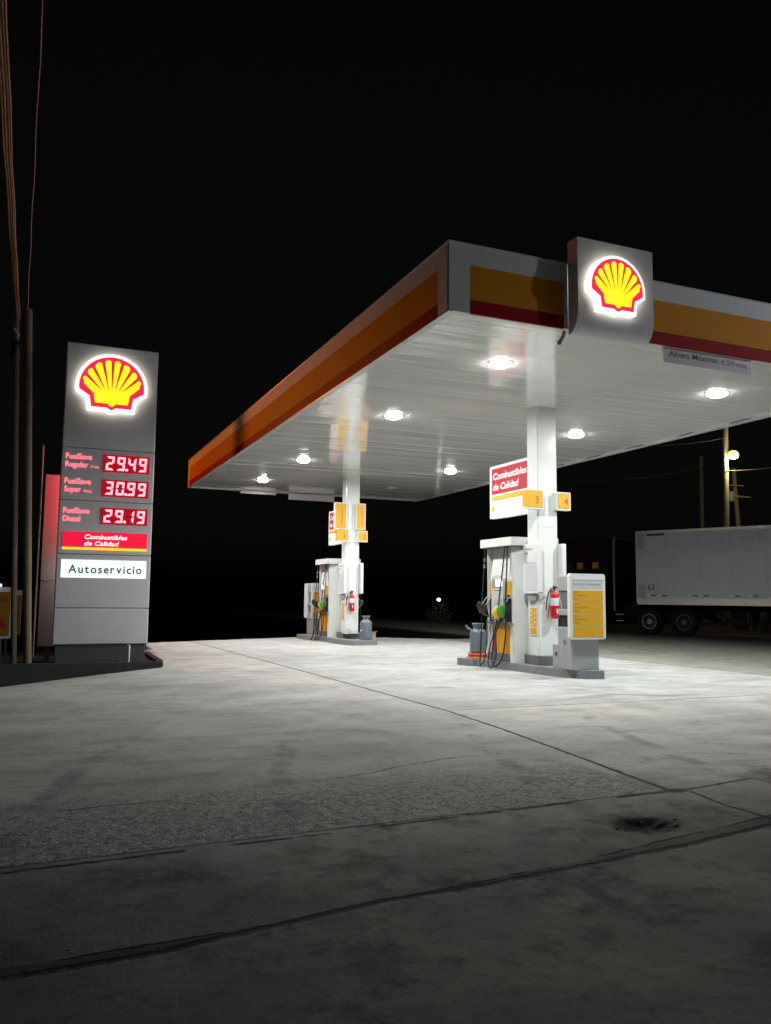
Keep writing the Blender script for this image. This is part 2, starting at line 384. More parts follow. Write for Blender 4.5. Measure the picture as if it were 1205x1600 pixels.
    c = mixc(nt, mul(mth(nt, 'SUBTRACT', 1.0, sstep(nt, dp, .12, .42)), .55), c, (.13, .10, .07))
    c = mixc(nt, mth(nt, 'SUBTRACT', 1.0, sstep(nt, dp, .13, .21)), c, mixc(nt, nfine, (.004, .004, .0035), (.022, .02, .018)))
    wy = curve(X, [(6.2, 9.3), (7.0, 9.5), (7.7, 9.72), (8.3, 9.36), (9.6, 9.15)], 9, 9.9)
    wet = mul(mth(nt, 'SUBTRACT', 1.0, sstep(nt, mth(nt, 'ABSOLUTE', mth(nt, 'MULTIPLY_ADD', wob, .22, mth(nt, 'SUBTRACT', Y, wy))), .02, .20)), rng(X, 6.6, 8.6, .7))
    c = mixc(nt, mul(wet, .72), c, (.085, .085, .085))
    spot = mul(line(Y, 11.3, .12, .2, .1), rng(X, 5.6, 5.9, .12))
    c = mixc(nt, mul(spot, .5), c, (.12, .11, .10))
    c = mixc(nt, mul(joint, .93), c, (.018, .017, .016))
    dirt = mth(nt, 'SUBTRACT', 1.0, sstep(nt, Z, -.12, -.03))
    c = mixc(nt, mul(dirt, sstep(nt, Y, 17, 18)), c, (.02, .02, .018))
    nt.links.new(c, b.inputs['Base Color'])
    rgh = mth(nt, 'MULTIPLY_ADD', nmid, .2, .78)
    rgh = mth(nt, 'SUBTRACT', rgh, mul(wet, .35))
    nt.links.new(rgh, b.inputs['Roughness'])
    nt.links.new(mth(nt, 'MULTIPLY_ADD', wet, .35, .09), b.inputs['Specular IOR Level'])
    h = mth(nt, 'MULTIPLY', nfine, mth(nt, 'MULTIPLY_ADD', patch, 1.2, .15))
    h = mth(nt, 'MULTIPLY_ADD', ngrit, mth(nt, 'MULTIPLY_ADD', patch, .5, .10), h)
    h = mth(nt, 'MULTIPLY_ADD', nmid, .35, h)
    h = mth(nt, 'SUBTRACT', h, mul(joint, .5))
    bn = node(nt, 'ShaderNodeBump', {'Height': h, 'Strength': .7, 'Distance': .02})
    nt.links.new(bn.outputs[0], b.inputs['Normal'])
    return m

def frange(a, b, s):
    n = max(1, round((b-a)/s)); return [a+(b-a)*i/n for i in range(n)]
xs = [-600, -200, -80, -40, -20, -10]+frange(-6, 2.9, .3)+frange(2.9, 4.0, .014)+frange(4.0, 16, .4)+frange(16, 40, 2)+[40, 60, 100, 200, 600]
ys = [-300, -80, -20, -8, -3]+frange(0, 3.7, .3)+frange(3.7, 4.45, .014)+frange(4.45, 9, .3)+frange(9, 18.5, .8)+frange(18.5, 32, .25)+[32, 36, 42, 50, 70, 120, 300, 900]
def sm(a, b, x):
    t = max(0, min(1, (x-a)/(b-a))); return t*t*(3-2*t)
def edge_y(x):
    P = [(-600, 18.8), (2.3, 19.2), (3.1, 24.4), (3.3, 24.6), (8.4, 26.9), (10, 26.9), (13, 24.6), (15, 25)]
    for (a, ya), (c, yc) in zip(P, P[1:]):
        if a <= x <= c: return ya+(yc-ya)*(x-a)/(c-a)
    return 26
rg = random.Random(3)
def gz(x, y):
    z = 0
    e = edge_y(x)
    z -= 1.5*sm(e, e+1.6, y)*(1-sm(13.5, 16, x)) if y > 18 else 0
    if 2.9 < x < 4 and 3.7 < y < 4.45:
        d = math.hypot((x-3.45)*.75, y-4.08)+.012*math.sin(5*math.atan2(y-4.08, x-3.45)+1)+.008*math.sin(11*math.atan2(y-4.08, x-3.45))
        if d < .14: z -= .035*(1-sm(.03, .15, d))+rg.uniform(-.0015, .0015)
    return z
nx, ny = len(xs), len(ys)
g = MB()
g.add([(x, y, gz(x, y)) for y in ys for x in xs], [(j*nx+i, j*nx+i+1, (j+1)*nx+i+1, (j+1)*nx+i) for j in range(ny-1) for i in range(nx-1)], 0, True)
tag(g.build('ground', ground_material()), kind='structure')

# loose stones
def stone(mb, x, y, z, r, mi=0):
    bm = bmesh.new(); bmesh.ops.create_icosphere(bm, subdivisions=1, radius=r)
    a = random.uniform(0, 6.28); sx, sy, sz = random.uniform(.7, 1.5), random.uniform(.6, 1.1), random.uniform(.35, .6)
    vs = []
    for v in bm.verts:
        q = v.co*random.uniform(.8, 1.15); q = Vector((q.x*sx, q.y*sy, q.z*sz)); q.rotate(Matrix.Rotation(a, 3, 'Z'))
        vs.append((x+q.x, y+q.y, z+q.z))
    bm.verts.index_update(); mb.add(vs, [[v.index for v in f.verts] for f in bm.faces], mi); bm.free()
st1 = mat('pebble', (.44, .43, .41), .85, var=.3, vscale=30); st2 = mat('dark_pebble', (.27, .26, .25), .9, var=.3, vscale=30)
g = MB()
for i in range(1200):
    x = random.uniform(-.6, 4.1); y = 4.62+.04*x+abs(random.gauss(0, .45))
    if y > 6.1: continue
    stone(g, x, y, .0, random.choice([.003, .004, .004, .005, .006, .009])*random.uniform(.7, 1.2), random.choice([0, 0, 1]))
for i in range(160):
    stone(g, random.uniform(-1, 5), random.uniform(3.2, 7), .001, random.uniform(.003, .007), random.choice([0, 1]))
tag(g.build('loose_gravel', [st1, st2]), 'loose pebbles scattered over the worn concrete patch', 'gravel', kind='stuff')
g = MB()
for i in range(16):
    a = random.uniform(0, 6.28); d = random.uniform(.0, .24)
    stone(g, 3.45+d*math.cos(a)*1.2, 4.06+d*math.sin(a)*.8, -.03 if d < .12 else .003, random.uniform(.004, .010), 1)
for x, y, r in ((3.22, 4.06, .018), (3.25, 4.03, .014), (3.60, 3.99, .020), (3.56, 3.97, .017), (3.43, 4.09, .016)):
    stone(g, x, y, .006, r*.8, 1)
tag(g.build('rubble', [st1, mat('rubble_stone', (.10, .095, .085), .9, var=.3, vscale=30)]), 'broken concrete lumps in and around the small hole', 'rubble', kind='stuff')

# ------------------------------------------------------------------ canopy
ZS, ZT = 4.95, 5.81
X0, X1, Y0, Y1 = 4.636, 13.086, 8.925, 27.70
PX0, PX1, PYF = 6.43, 7.68, .225           # emblem panel span and standoff
can = thing('canopy', 'large white flat canopy over the pumps with yellow and red striped edges', 'canopy', (8.86, 18.3, 0))
g = MB(); cuts = [Y0+.04]
while cuts[-1] < Y1-.6: cuts.append(cuts[-1]+random.choice([.2, .3, .3, .4, .6]))
cuts.append(Y1-.04)
for y, y2 in zip(cuts, cuts[1:]):
    w = y2-y; tl = random.uniform(-.0022, .0022)*w/.3
    v = [(X0+.04, y, ZS+.003), (X1-.04, y, ZS+.003), (X0+.04, y+.006, ZS+tl), (X1-.04, y+.006, ZS+tl), (X0+.04, y+w-.006, ZS-tl), (X1-.04, y+w-.006, ZS-tl), (X0+.04, y+w, ZS+.003), (X1-.04, y+w, ZS+.003)]
    g.add(v, [(0, 2, 3, 1), (2, 4, 5, 3), (4, 6, 7, 5)], 0)
g.build('soffit', soff, can)
MB().box(X0+.06, X1-.06, Y0+.06, Y1-.06, 5.60, 5.68).build('roof_deck', greyd, can)
zs = [ZS-.03, 5.10, 5.555, ZT]
def fascia(fr, a0, a1, gaps):
    g = MB()
    cuts = sorted([a0, a1]+[q for p in gaps for q in p])
    for p, q in zip(cuts, cuts[1:]):
        gap = any(u-1e-6 <= p and q <= v+1e-6 for u, v in gaps)
        for k, mi in ((0, 2), (1, 1), (2, 0)):
            g.plate(fr, p, q, zs[k], zs[k+1], -.035, 0, 0 if gap else mi)
    g.build('fascia', [fasc_w, fasc_y, fasc_r], can)
    # thin seam covers
    return g
mgn = .30
fascia(front(Y0), X0, X1, [(X0, X0+mgn), (PX0-.07, PX0), (PX0, PX1), (X1-mgn, X1)])
fascia(back(Y1), -X1, -X0, [(-X0-mgn, -X0), (-PX1, -PX0), (-X1, -X1+mgn)])
fascia(left(X0), -Y1+.036, -Y0-.036, [(-Y0-mgn, -Y0-.036), (-Y1+.036, -Y1+mgn)])
fascia(right(X1), Y0+.036, Y1-.036, [(Y0+.036, Y0+mgn), (Y1-mgn, Y1-.036)])
g = MB()
for (a, b2, c, d) in ((X0+.036, X1-.036, Y0+.036, Y0+.12), (X0+.036, X1-.036, Y1-.12, Y1-.036), (X0+.036, X0+.12, Y0+.12, Y1-.12), (X1-.12, X1-.036, Y0+.12, Y1-.12)):
    g.box(a, b2, c, d, ZS-.028, ZS-.004)
for (a, b2, c, d) in ((X0-.012, X1+.012, Y0-.012, Y0+.05), (X0-.012, X1+.012, Y1-.05, Y1+.012), (X0-.012, X0+.05, Y0+.05, Y1-.05), (X1-.05, X1+.012, Y0+.05, Y1-.05)):
    g.box(a, b2, c, d, ZT+.002, ZT+.022)
g.build('edge_trim', white, can)
for y in frange(Y0+1.5, Y1, 1.55): MB().box(X1-.142, X1-.124, y, y+random.uniform(.3, .7), ZS-.018, ZS-.008).build('trim_gap', blackp, can)
g = MB()
for (a, b2, c, d) in ((X0-.004, X0+.05, Y0-.004, Y1+.004), (X1-.05, X1+.004, Y0-.004, Y1+.004), (X0+.051, X1-.051, Y1-.05, Y1+.004)): g.box(a, b2, c, d, ZS-.042, ZS-.032)
g.build('lower_lip', white, can)

CX0, CX1 = 8.58, 9.02
COLY = (12.93, 23.13)
for cy in COLY:
    g = MB()
    pts = rrect(CX0, CX1, cy, cy+.37, .035, 3)
    fr = FR((0, 0, 0), (1, 0, 0), (0, 1, 0), (0, 0, 1))
    g.prism(fr, pts, .14, ZS-.002, 0, smooth=False)
    c = g.build('column', whitecol, can)
    s = MB()
    s.box(CX0+.10, CX1-.10, cy-.002, cy+.002, 2.66, 2.664).build('panel_seam', txtm, c)

def scallop(fr, cx, cz, k, parent, name='emblem', depth=.11, base=0.0):
    """lit shell-shaped emblem; k = half width of the red border"""
    dome = []
    def dome_pts(rad, cyy, a0, a1, n=30):
        return [(rad*math.cos(R(a0+(a1-a0)*i/n)), cyy+rad*math.sin(R(a0+(a1-a0)*i/n))) for i in range(n+1)]
    red = dome_pts(1.012, .12, -6.5, 186.5)+[(-.675, -.20), (-.622, -.547), (-.13, -.547), (-.085, -.585), (-.035, -.615), (.035, -.615), (.085, -.585), (.13, -.547), (.622, -.547), (.675, -.20)]
    whi = dome_pts(1.112, .12, -9, 189)+[(-.775, -.235), (-.735, -.647), (-.16, -.647), (-.1, -.695), (-.04, -.715), (.04, -.715), (.1, -.695), (.16, -.647), (.735, -.647), (.775, -.235)]
    # yellow face, eight lobes between seven grooves
    gt = [(-.775, .46), (-.58, .72), (-.295, .91), (0, .97), (.295, .91), (.58, .72), (.775, .46)]
    gb = [(-.31, .0), (-.205, .02), (-.10, .035), (0, .04), (.10, .035), (.205, .02), (.31, .0)]
    Lp = []; Rp = []
    for (tx, ty), (bx, by) in zip(gt, gb):
        dx, dy = tx-bx, ty-by; L = math.hypot(dx, dy); px, py = -dy/L, dx/L
        hw = .052
        Lp.append(((tx+px*hw, ty+py*hw), (bx+px*.010, by+py*.010))); Rp.append(((tx-px*hw, ty-py*hw), (bx-px*.010, by-py*.010)))
    face = [(-.505, -.41), (-.56, -.10), (-.85, .17)]
    prev = (-.87, .30)
    face.append(prev)
    def arc(p, q, bulge):
        mxx, myy = (p[0]+q[0])/2, (p[1]+q[1])/2; nx, ny = mxx, myy-.12; L = math.hypot(nx, ny); nx /= L; ny /= L
        out = []
        for i in range(1, 8):
            t = i/8; e = math.sin(math.pi*t)**.6*bulge
            out.append((p[0]+(q[0]-p[0])*t+nx*e, p[1]+(q[1]-p[1])*t+ny*e))
        return out
    for i in range(7):
        face += arc(prev, Lp[i][0], .075 if i else .06)+[Lp[i][0], Lp[i][1], Rp[i][1], Rp[i][0]]
        prev = Rp[i][0]
    face += arc(prev, (.87, .30), .06)+[(.87, .30), (.85, .17), (.56, -.10), (.505, -.41), (.13, -.41), (.085, -.455), (.035, -.50), (-.035, -.50), (-.085, -.455), (-.13, -.41)]
    groove = dome_pts(.80, .12, 15, 165)+[(-.3, -.05), (.3, -.05)]
    sc = lambda P: [(cx+a*k, cz+b2*k) for a, b2 in P]
    g = MB(); g.prism(fr, sc(whi), base, base+depth, 0, 1)
    e = g.build(name, [em_rim, em_white], parent)
    g = MB(); g.prism(fr, sc(red), base+depth, base+depth+.008, 0); g.build('red_border', em_red, e)
    g = MB(); g.prism(fr, sc(face), base+depth+.008, base+depth+.014, 0)
    g.build('yellow_face', em_yel, e)
    g = MB()
    for (tx, ty), (bx, by) in zip(gt, gb):
        dx, dy = tx-bx, ty-by; L = math.hypot(dx, dy); px, py = -dy/L, dx/L
        tx2, ty2 = bx+dx*.93, by+dy*.93
        g.prism(fr, sc([(bx, by+.01), (tx2-px*.03, ty2-py*.03), (tx2+px*.03, ty2+py*.03)]), base+depth+.0085, base+depth+.010, 0)
    g.build('rib_groove', em_groove, e)
    return e

def emblem_panel(sgn, label):
    """grey emblem panel wrapped round the fascia, lower end curled back to the soffit"""
    yf = Y0-PYF if sgn > 0 else Y1+PYF
    rt_ = thing('emblem_panel', label, 'sign', ((PX0+PX1)/2, yf, 5.4), group='emblem panels on the canopy fascia')
    prof = [(yf, 6.12), (yf, 5.12)]
    for i in range(1, 11):
        t = R(90*i/10); prof.append((yf+sgn*.22*(1-math.cos(t)), 5.12-.285*math.sin(t)))
    g = MB(); n = len(prof)
    vs = []
    for x in (PX0, PX1): vs += [(x, y, z) for y, z in prof]
    # skin thickness: duplicate inner
    f = [(i, i+1, n+i+1, n+i) if sgn > 0 else (i, n+i, n+i+1, i+1) for i in range(n-1)]
    g.add(vs, [q[::-1] for q in f], 0, True)
    for x, s in ((PX0, 1), (PX1, -1)):
        side = [(x, y, z) for y, z in prof]+[(x, yf+sgn*(PYF-.004), 4.90), (x, yf+sgn*(PYF-.004), 6.12)]
        nn = len(side); g.add(side, [tuple(range(nn)) if s*sgn > 0 else tuple(range(nn))[::-1]], 0)
    g.add([(PX0, yf, 6.12), (PX1, yf, 6.12), (PX1, yf+sgn*(PYF-.004), 6.12), (PX0, yf+sgn*(PYF-.004), 6.12)], [(0, 1, 2, 3) if sgn > 0 else (3, 2, 1, 0)], 0)
    g.build('panel', pyl_m, rt_)
    if sgn > 0: scallop(front(yf), 7.0, 5.40, .415, rt_, depth=.09)
    else: scallop(back(yf), -7.06, 5.40, .415, rt_, depth=.09)
emblem_panel(1, 'grey panel with glowing yellow and red scallop emblem on the canopy front')
emblem_panel(-1, 'far emblem panel whose pale curled lower end shows under the far canopy edge')

def height_sign(y, fr, a0, a1, label, write):
    t = thing('height_limit_sign', label, 'sign', ((a0+a1)/2 if write else -(a0+a1)/2, y, 4.8), group='hanging signs on the canopy edges')
    MB().plate(fr, a0, a1, 4.70, 4.955, -.03, 0).build('panel', mat('hanging_panel', (.62, .58, .60), .5), t)
    if write:
        g = MB(); g.text(fr, 'Altura M\u00e1xima:', a0+.10, 4.80, h=.085, w=.92, bold=.01, mi=0)
        g.build('lettering', mat('dull_red_print', (.30, .14, .15), .6), t)
        g = MB(); g.text(fr, '4.50', a0+1.07, 4.79, h=.085, w=.27, bold=.01); g.build('lettering', mat('blue_grey_print', (.32, .32, .42), .6), t)
        g = MB(); g.text(fr, 'mts.', a0+1.38, 4.79, h=.075, w=.22, bold=.008); g.build('lettering', mat('pale_red_print', (.42, .33, .34), .6), t)
height_sign(Y0+.075, front(Y0+.075), 8.10, 9.77, 'grey hanging sign reading Altura Maxima under the front canopy edge', True)
height_sign(Y1-.09, back(Y1-.09), -9.77, -8.09, 'blank pale back of a sign hanging from the far canopy edge', False)

fit = MB()
fit.tube([(6.44, 9.02, 4.93), (6.44, 9.06, 4.86), (6.42, 9.10, 4.80)], .028, 10).lathe((6.415, 9.11, 4.755), [(.02, 0), (.034, .01), (.034, .05), (.02, .06)], 12)
tag(fit.build('pipe_end', grey, loc=(6.44, 9.05, 4.85)), 'small grey elbow pipe hanging beside the front emblem panel', 'pipe')

def canopy_light(x, y, label, on=True):
    t = thing('canopy_light', label, 'ceiling light', (x, y, ZS), group='recessed lamps in the canopy soffit')
    fr = FR((x, y, ZS), (1, 0, 0), (0, -1, 0), (0, 0, -1))
    MB().ring(fr, 0, 0, .166, .195, -.002, .012).build('rim', white, t)
    MB().lathe((x, y, ZS-.075), [(.03, 0), (.10, .01), (.15, .035), (.168, .075)], 20).build('lens', lamp_em if on else lamp_off, t)
    if on:
        l = bpy.data.lights.new('lamp', 'AREA'); l.shape = 'DISK'; l.size = .3; l.energy = CANOPY_W; l.color = (.98, 1, .97); l.spread = R(178)
        lo = bpy.data.objects.new('lamp', l); COL.objects.link(lo); lo.parent = t; lo.location = (0, 0, -.085)
for k, y in enumerate((10.78, 14.865, 20.81, 25.01)):
    canopy_light(6.49, y, ['lit recessed lamp nearest the front emblem panel in the left canopy row', 'lit recessed lamp, second from the front in the left canopy row', 'lit recessed lamp, third from the front in the left canopy row', 'lit recessed lamp at the far left corner of the canopy'][k])
for k, y in enumerate((10.78, 14.865, 20.81, 25.01)):
    canopy_light(10.874, y, ['lit recessed lamp behind the hanging height sign at right', 'lit recessed lamp just right of the near column', 'lit recessed lamp between the two columns in the right row', 'unlit dark recessed lamp near the far canopy edge right of the far column'][k], k < 3)

# ------------------------------------------------------------------ islands
UPF = FR((0, 0, 0), (1, 0, 0), (0, 1, 0), (0, 0, 1))
def island(pts, pl, label):
    cx = sum(p[0] for p in pts)/len(pts); cy = sum(p[1] for p in pts)/len(pts)
    t = thing('pump_island', label, 'kerb island', (cx, cy, 0), group='raised pump islands')
    MB().prism(UPF, pts, -.05, .14).build('base', island_m, t, bevel=.012)
    MB().prism(UPF, pl, .138, .31).build('plinth', plinth_m, t, bevel=.01)
nose = [(9.28, 13.4), (9.24, 12.3), (9.14, 11.86), (9.0, 11.60), (8.84, 11.64), (8.72, 11.70), (8.58, 11.84), (8.45, 12.06), (8.39, 12.55), (8.34, 13.5), (8.22, 14.58), (8.11, 14.58), (8.02, 15.02), (8.06, 15.12), (9.28, 15.12)]
island(nose, [(8.54, 13.36), (8.5, 12.86), (8.62, 12.72), (8.98, 12.72), (9.1, 12.86), (9.1, 13.36)], 'grey raised island under pumps 3 and 4, rounded end toward the viewer')
d1 = 10.2
isl1 = [(9.28, 23.5), (9.2, 22.1), (9.04, 21.82), (8.32, 21.72), (8.20, 22.2), (8.18, 23.2), (8.22, 24.5), (8.05, 24.55), (7.98, 25.3), (7.98, 25.95), (9.28, 25.95)]
island(isl1, [(8.48, 23.56), (8.44, 22.9), (8.62, 22.66), (8.98, 22.66), (9.14, 22.9), (9.14, 23.56)], 'grey raised island under pumps 1 and 2, farther from the viewer')

# ------------------------------------------------------------------ dispenser (local coordinates, front face toward -X)
def dispenser():
    t = thing('fuel_dispenser', 'white fuel pump with black hoses and green nozzle on the near island', 'fuel pump', (8.80, 13.92, .14), group='fuel pumps on the islands')
    L = dict(local=True)
    W2, D2 = .53, .46       # half width along Y, half depth along X
    # shell: back box with deep upper recess
    g = MB()
    g.box(-D2+.14, D2-.14, -W2+.12, W2-.06, .16, 2.20)           # core
    g.build('cabinet', white, t, bevel=.01, **L)
    g = MB(); pr = []
    for i in range(9):
        a = R(180+180*i/8); pr.append((D2*1.0*math.cos(a), -W2+.14+.13*math.sin(a)))
    g.prism(UPF, pr, -.0, 2.20, 0, smooth=True); g.build('end_panel', whitecol, t, **L)
    MB().prism(UPF, [(-D2+.01, W2-.07), (D2-.01, W2-.07), (D2-.04, W2), (-D2+.04, W2)], 0, 2.20).build('end_panel', whitecol, t, bevel=.01, **L)
    g = MB(); g.prism(UPF, rrect(-D2-.08, D2+.08, -W2-.05, W2+.10, .05), 2.20, 2.36); g.build('top_cap', white, t, bevel=.02, **L)
    g = MB()
    g.box(-D2-.03, D2+.03, -W2-.0, W2+.05, 2.185, 2.198); g.build('cap_underside', greyd, t, **L)
    MB().box(-D2+.02, D2-.02, -W2+.145, W2-.075, -.005, .158).build('base_skirt', plinth_m, t, **L)
    for s in (-1, 1):
        fr = FR((s*D2, 0, 0), (0, s, 0), (0, 0, 1), (s, 0, 0))
        # upper recessed sheet with side cheeks sloping in
        y0, y1 = -W2+.16, W2-.09
        g = MB()
        g.add([fr.p(y0, 1.56, -.02), fr.p(y1, 1.56, -.02), fr.p(y1, 2.18, -.12), fr.p(y0, 2.18, -.12)], [(0, 1, 2, 3)], 0)
        g.build('display_back', white, t, **L)
        # middle housing
        g = MB(); g.plate(fr, y0, y1, .74, 1.555, -.14, -.012); g.build('front_housing', white, t, bevel=.006, **L)
        f2 = g
        g = MB(); g.plate(fr, y0-.005, y1+.005, .70, .738, -.14, .01); g.build('shelf', grey, t, bevel=.004, **L)
        # yellow grade labels
        for a0, a1 in ((y0+.01, y0+.2), (y1-.2, y1-.01)):
            p = MB().plate(fr, a0, a1, 1.22, 1.53, -.011, .004).build('grade_label', yel, t, **L)
            MB().plate(fr, a0+.05, a1-.02, 1.225, 1.27, .004, .006).build('price_mark', txtd, p, **L)
        # central console, leaning, with arched head
        c0, c1 = -.21, .215
        g = MB(); arch = [(c0, .80), (c1, .80), (c1, 1.56)]
        for i in range(1, 10):
            a = R(180*i/10); arch.append(((c0+c1)/2+(c1-c0)/2*math.cos(a), 1.56+.09*math.sin(a)))
        arch.append((c0, 1.56)); g.prism(fr, arch, -.011, .05, 0); con = g.build('console', mat('console_grey', (.5, .51, .5), .4), t, bevel=.012, **L)
        MB().plate(fr, c0+.03, c1-.03, 1.40, 1.57, .05, .054).build('display_bezel', txtm, con, **L)
        MB().plate(fr, c0+.17, c1-.02, 1.43, 1.57, .054, .058).build('display', screen, con, **L)
        MB().plate(fr, c0+.03, c1-.03, 1.30, 1.375, .05, .056).build('price_strip', sheet_g, con, **L)
        MB().plate(fr, c0+.10, c1-.04, 1.345, 1.36, .056, .058).build('slot', txtd, con, **L)
        g = MB(); g.plate(fr, c0+.13, c1-.05, 1.10, 1.20, .05, .056)
        g.build('keypad', txtm, con, **L)
        g = MB()
        for i in range(4):
            for j in range(3): g.plate(fr, c0+.14+i*.055, c0+.18+i*.055, 1.11+j*.03, 1.13+j*.03, .056, .060)
        g.build('key', whitep, con, **L)
        MB().plate(fr, c0+.03, c1-.03, .82, .985, .05, .062, r=.015).build('grade_button_panel', yel_p, con, **L)
        for a in (c0+.10, c0+.25): MB().disc(fr, a, .945, .04, .062, .08).build('grade_button', whitep, con, **L)
        MB().plate(fr, c0+.04, c0+.12, .826, .85, .062, .065).build('mark', txtd, con, **L)
        # nozzle bays
        for a0, a1 in ((y0+.01, c0-.02), (c1+.02, y1-.01)):
            MB().plate(fr, a0, a1, .76, 1.20, -.011, .003).build('nozzle_bay', blackp, t, **L)
            MB().plate(fr, a0-.002, a1+.002, 1.20, 1.222, -.011, .05).build('bay_hood', grey, t, bevel=.004, **L)
        # lower doors
        MB().plate(fr, -.30, y1, .155, .69, -.13, -.03).build('lower_door', yel2, t, bevel=.008, **L)
        MB().plate(fr, y0, -.30, .155, .69, -.13, -.032).build('lower_door', white, t, bevel=.008, **L)
        MB().prism(fr, [(-.295, .155), (-.14, .155), (-.22, .5), (-.295, .69)], -.029, -.026).build('red_flash', redp, t, **L)
        # nozzles and hoses
        def nozzle(a, z, m):
            q = MB()
            q.tube([fr.p(a-.03, z-.16, .03), fr.p(a-.015, z-.04, .10), fr.p(a, z+.05, .13)], [.024, .045, .04], 10)
            nb = q.build('nozzle', blackp, t, **L)
            h = MB(); h.tube([fr.p(a-.03, z-.10, .10), fr.p(a, z+.03, .16), fr.p(a+.02, z+.09, .14)], [.05, .075, .05], 12)
            h.build('nozzle_guard', m, nb, **L)
            sp = MB(); sp.tube([fr.p(a, z+.04, .12), fr.p(a+.03, z+.15, .06), fr.p(a+.04, z+.20, .02)], [.016, .013, .011], 8)
            sp.build('spout', steel, nb, **L)
            lv = MB(); lv.tube([fr.p(a-.04, z-.14, .07), fr.p(a-.05, z-.04, .17), fr.p(a-.02, z+.04, .18)], .007, 6)
            lv.build('lever', steel, nb, **L)
        nozzle(-.47, 1.03, blackp)
        nozzle(.31, .98, green_p)
        nozzle(-.34, 1.0, blackp)
        nozzle(.17, .93, yel_p)
        def hose(pts, nm='hose'):
            P = [fr.p(*q) for q in pts]; out = []
            for i in range(len(P)-1):
                p0, p1, p2, p3 = P[max(i-1, 0)], P[i], P[i+1], P[min(i+2, len(P)-1)]
                for k in range(8):
                    u = k/8; out.append(.5*((2*p1)+(p2-p0)*u+(2*p0-5*p1+4*p2-p3)*u*u+(3*p1-p0-3*p2+p3)*u**3))
            out.append(P[-1])
            h = MB().tube(out, .0135, 8).build(nm, black, t, **L)
            for z in (1.96, 1.84):
                c = min(out, key=lambda q: abs(q.z-z)+(10 if (q-P[0]).length > .6 else 0))
                MB().tube([c+Vector((0, 0, .035)), c-Vector((0, 0, .035))], .021, 10).build('coupling', steel, h, **L)
        hose([(.36, 2.19, .04), (.37, 1.9, .05), (.40, 1.3, .10), (.44, .6, .13), (.40, .12, .18), (.22, -.07, .22), (.06, .05, .20), (.05, .40, .16), (.20, .72, .12), (.28, .83, .06)])
        hose([(.27, 2.19, .04), (.26, 1.9, .06), (.20, 1.3, .11), (.10, .75, .12), (-.08, .28, .16), (-.06, -.02, .22), (.16, -.10, .27), (.24, .15, .22), (.14, .55, .16), (.15, .80, .08)])
        hose([(-.46, 2.19, .05), (-.47, 1.9, .06), (-.50, 1.2, .09), (-.49, .5, .12), (-.40, -.02, .20), (-.26, -.10, .28), (-.16, -.06, .32), (-.10, .02, .28), (-.2, .42, .16), (-.35, .80, .08)])
    return t
disp = dispenser()
disp2 = copy_tree(disp); disp2.location = (8.74, 24.22, .14)
tag(disp2, 'white fuel pump behind the far column with pump numbers 1 and 2')

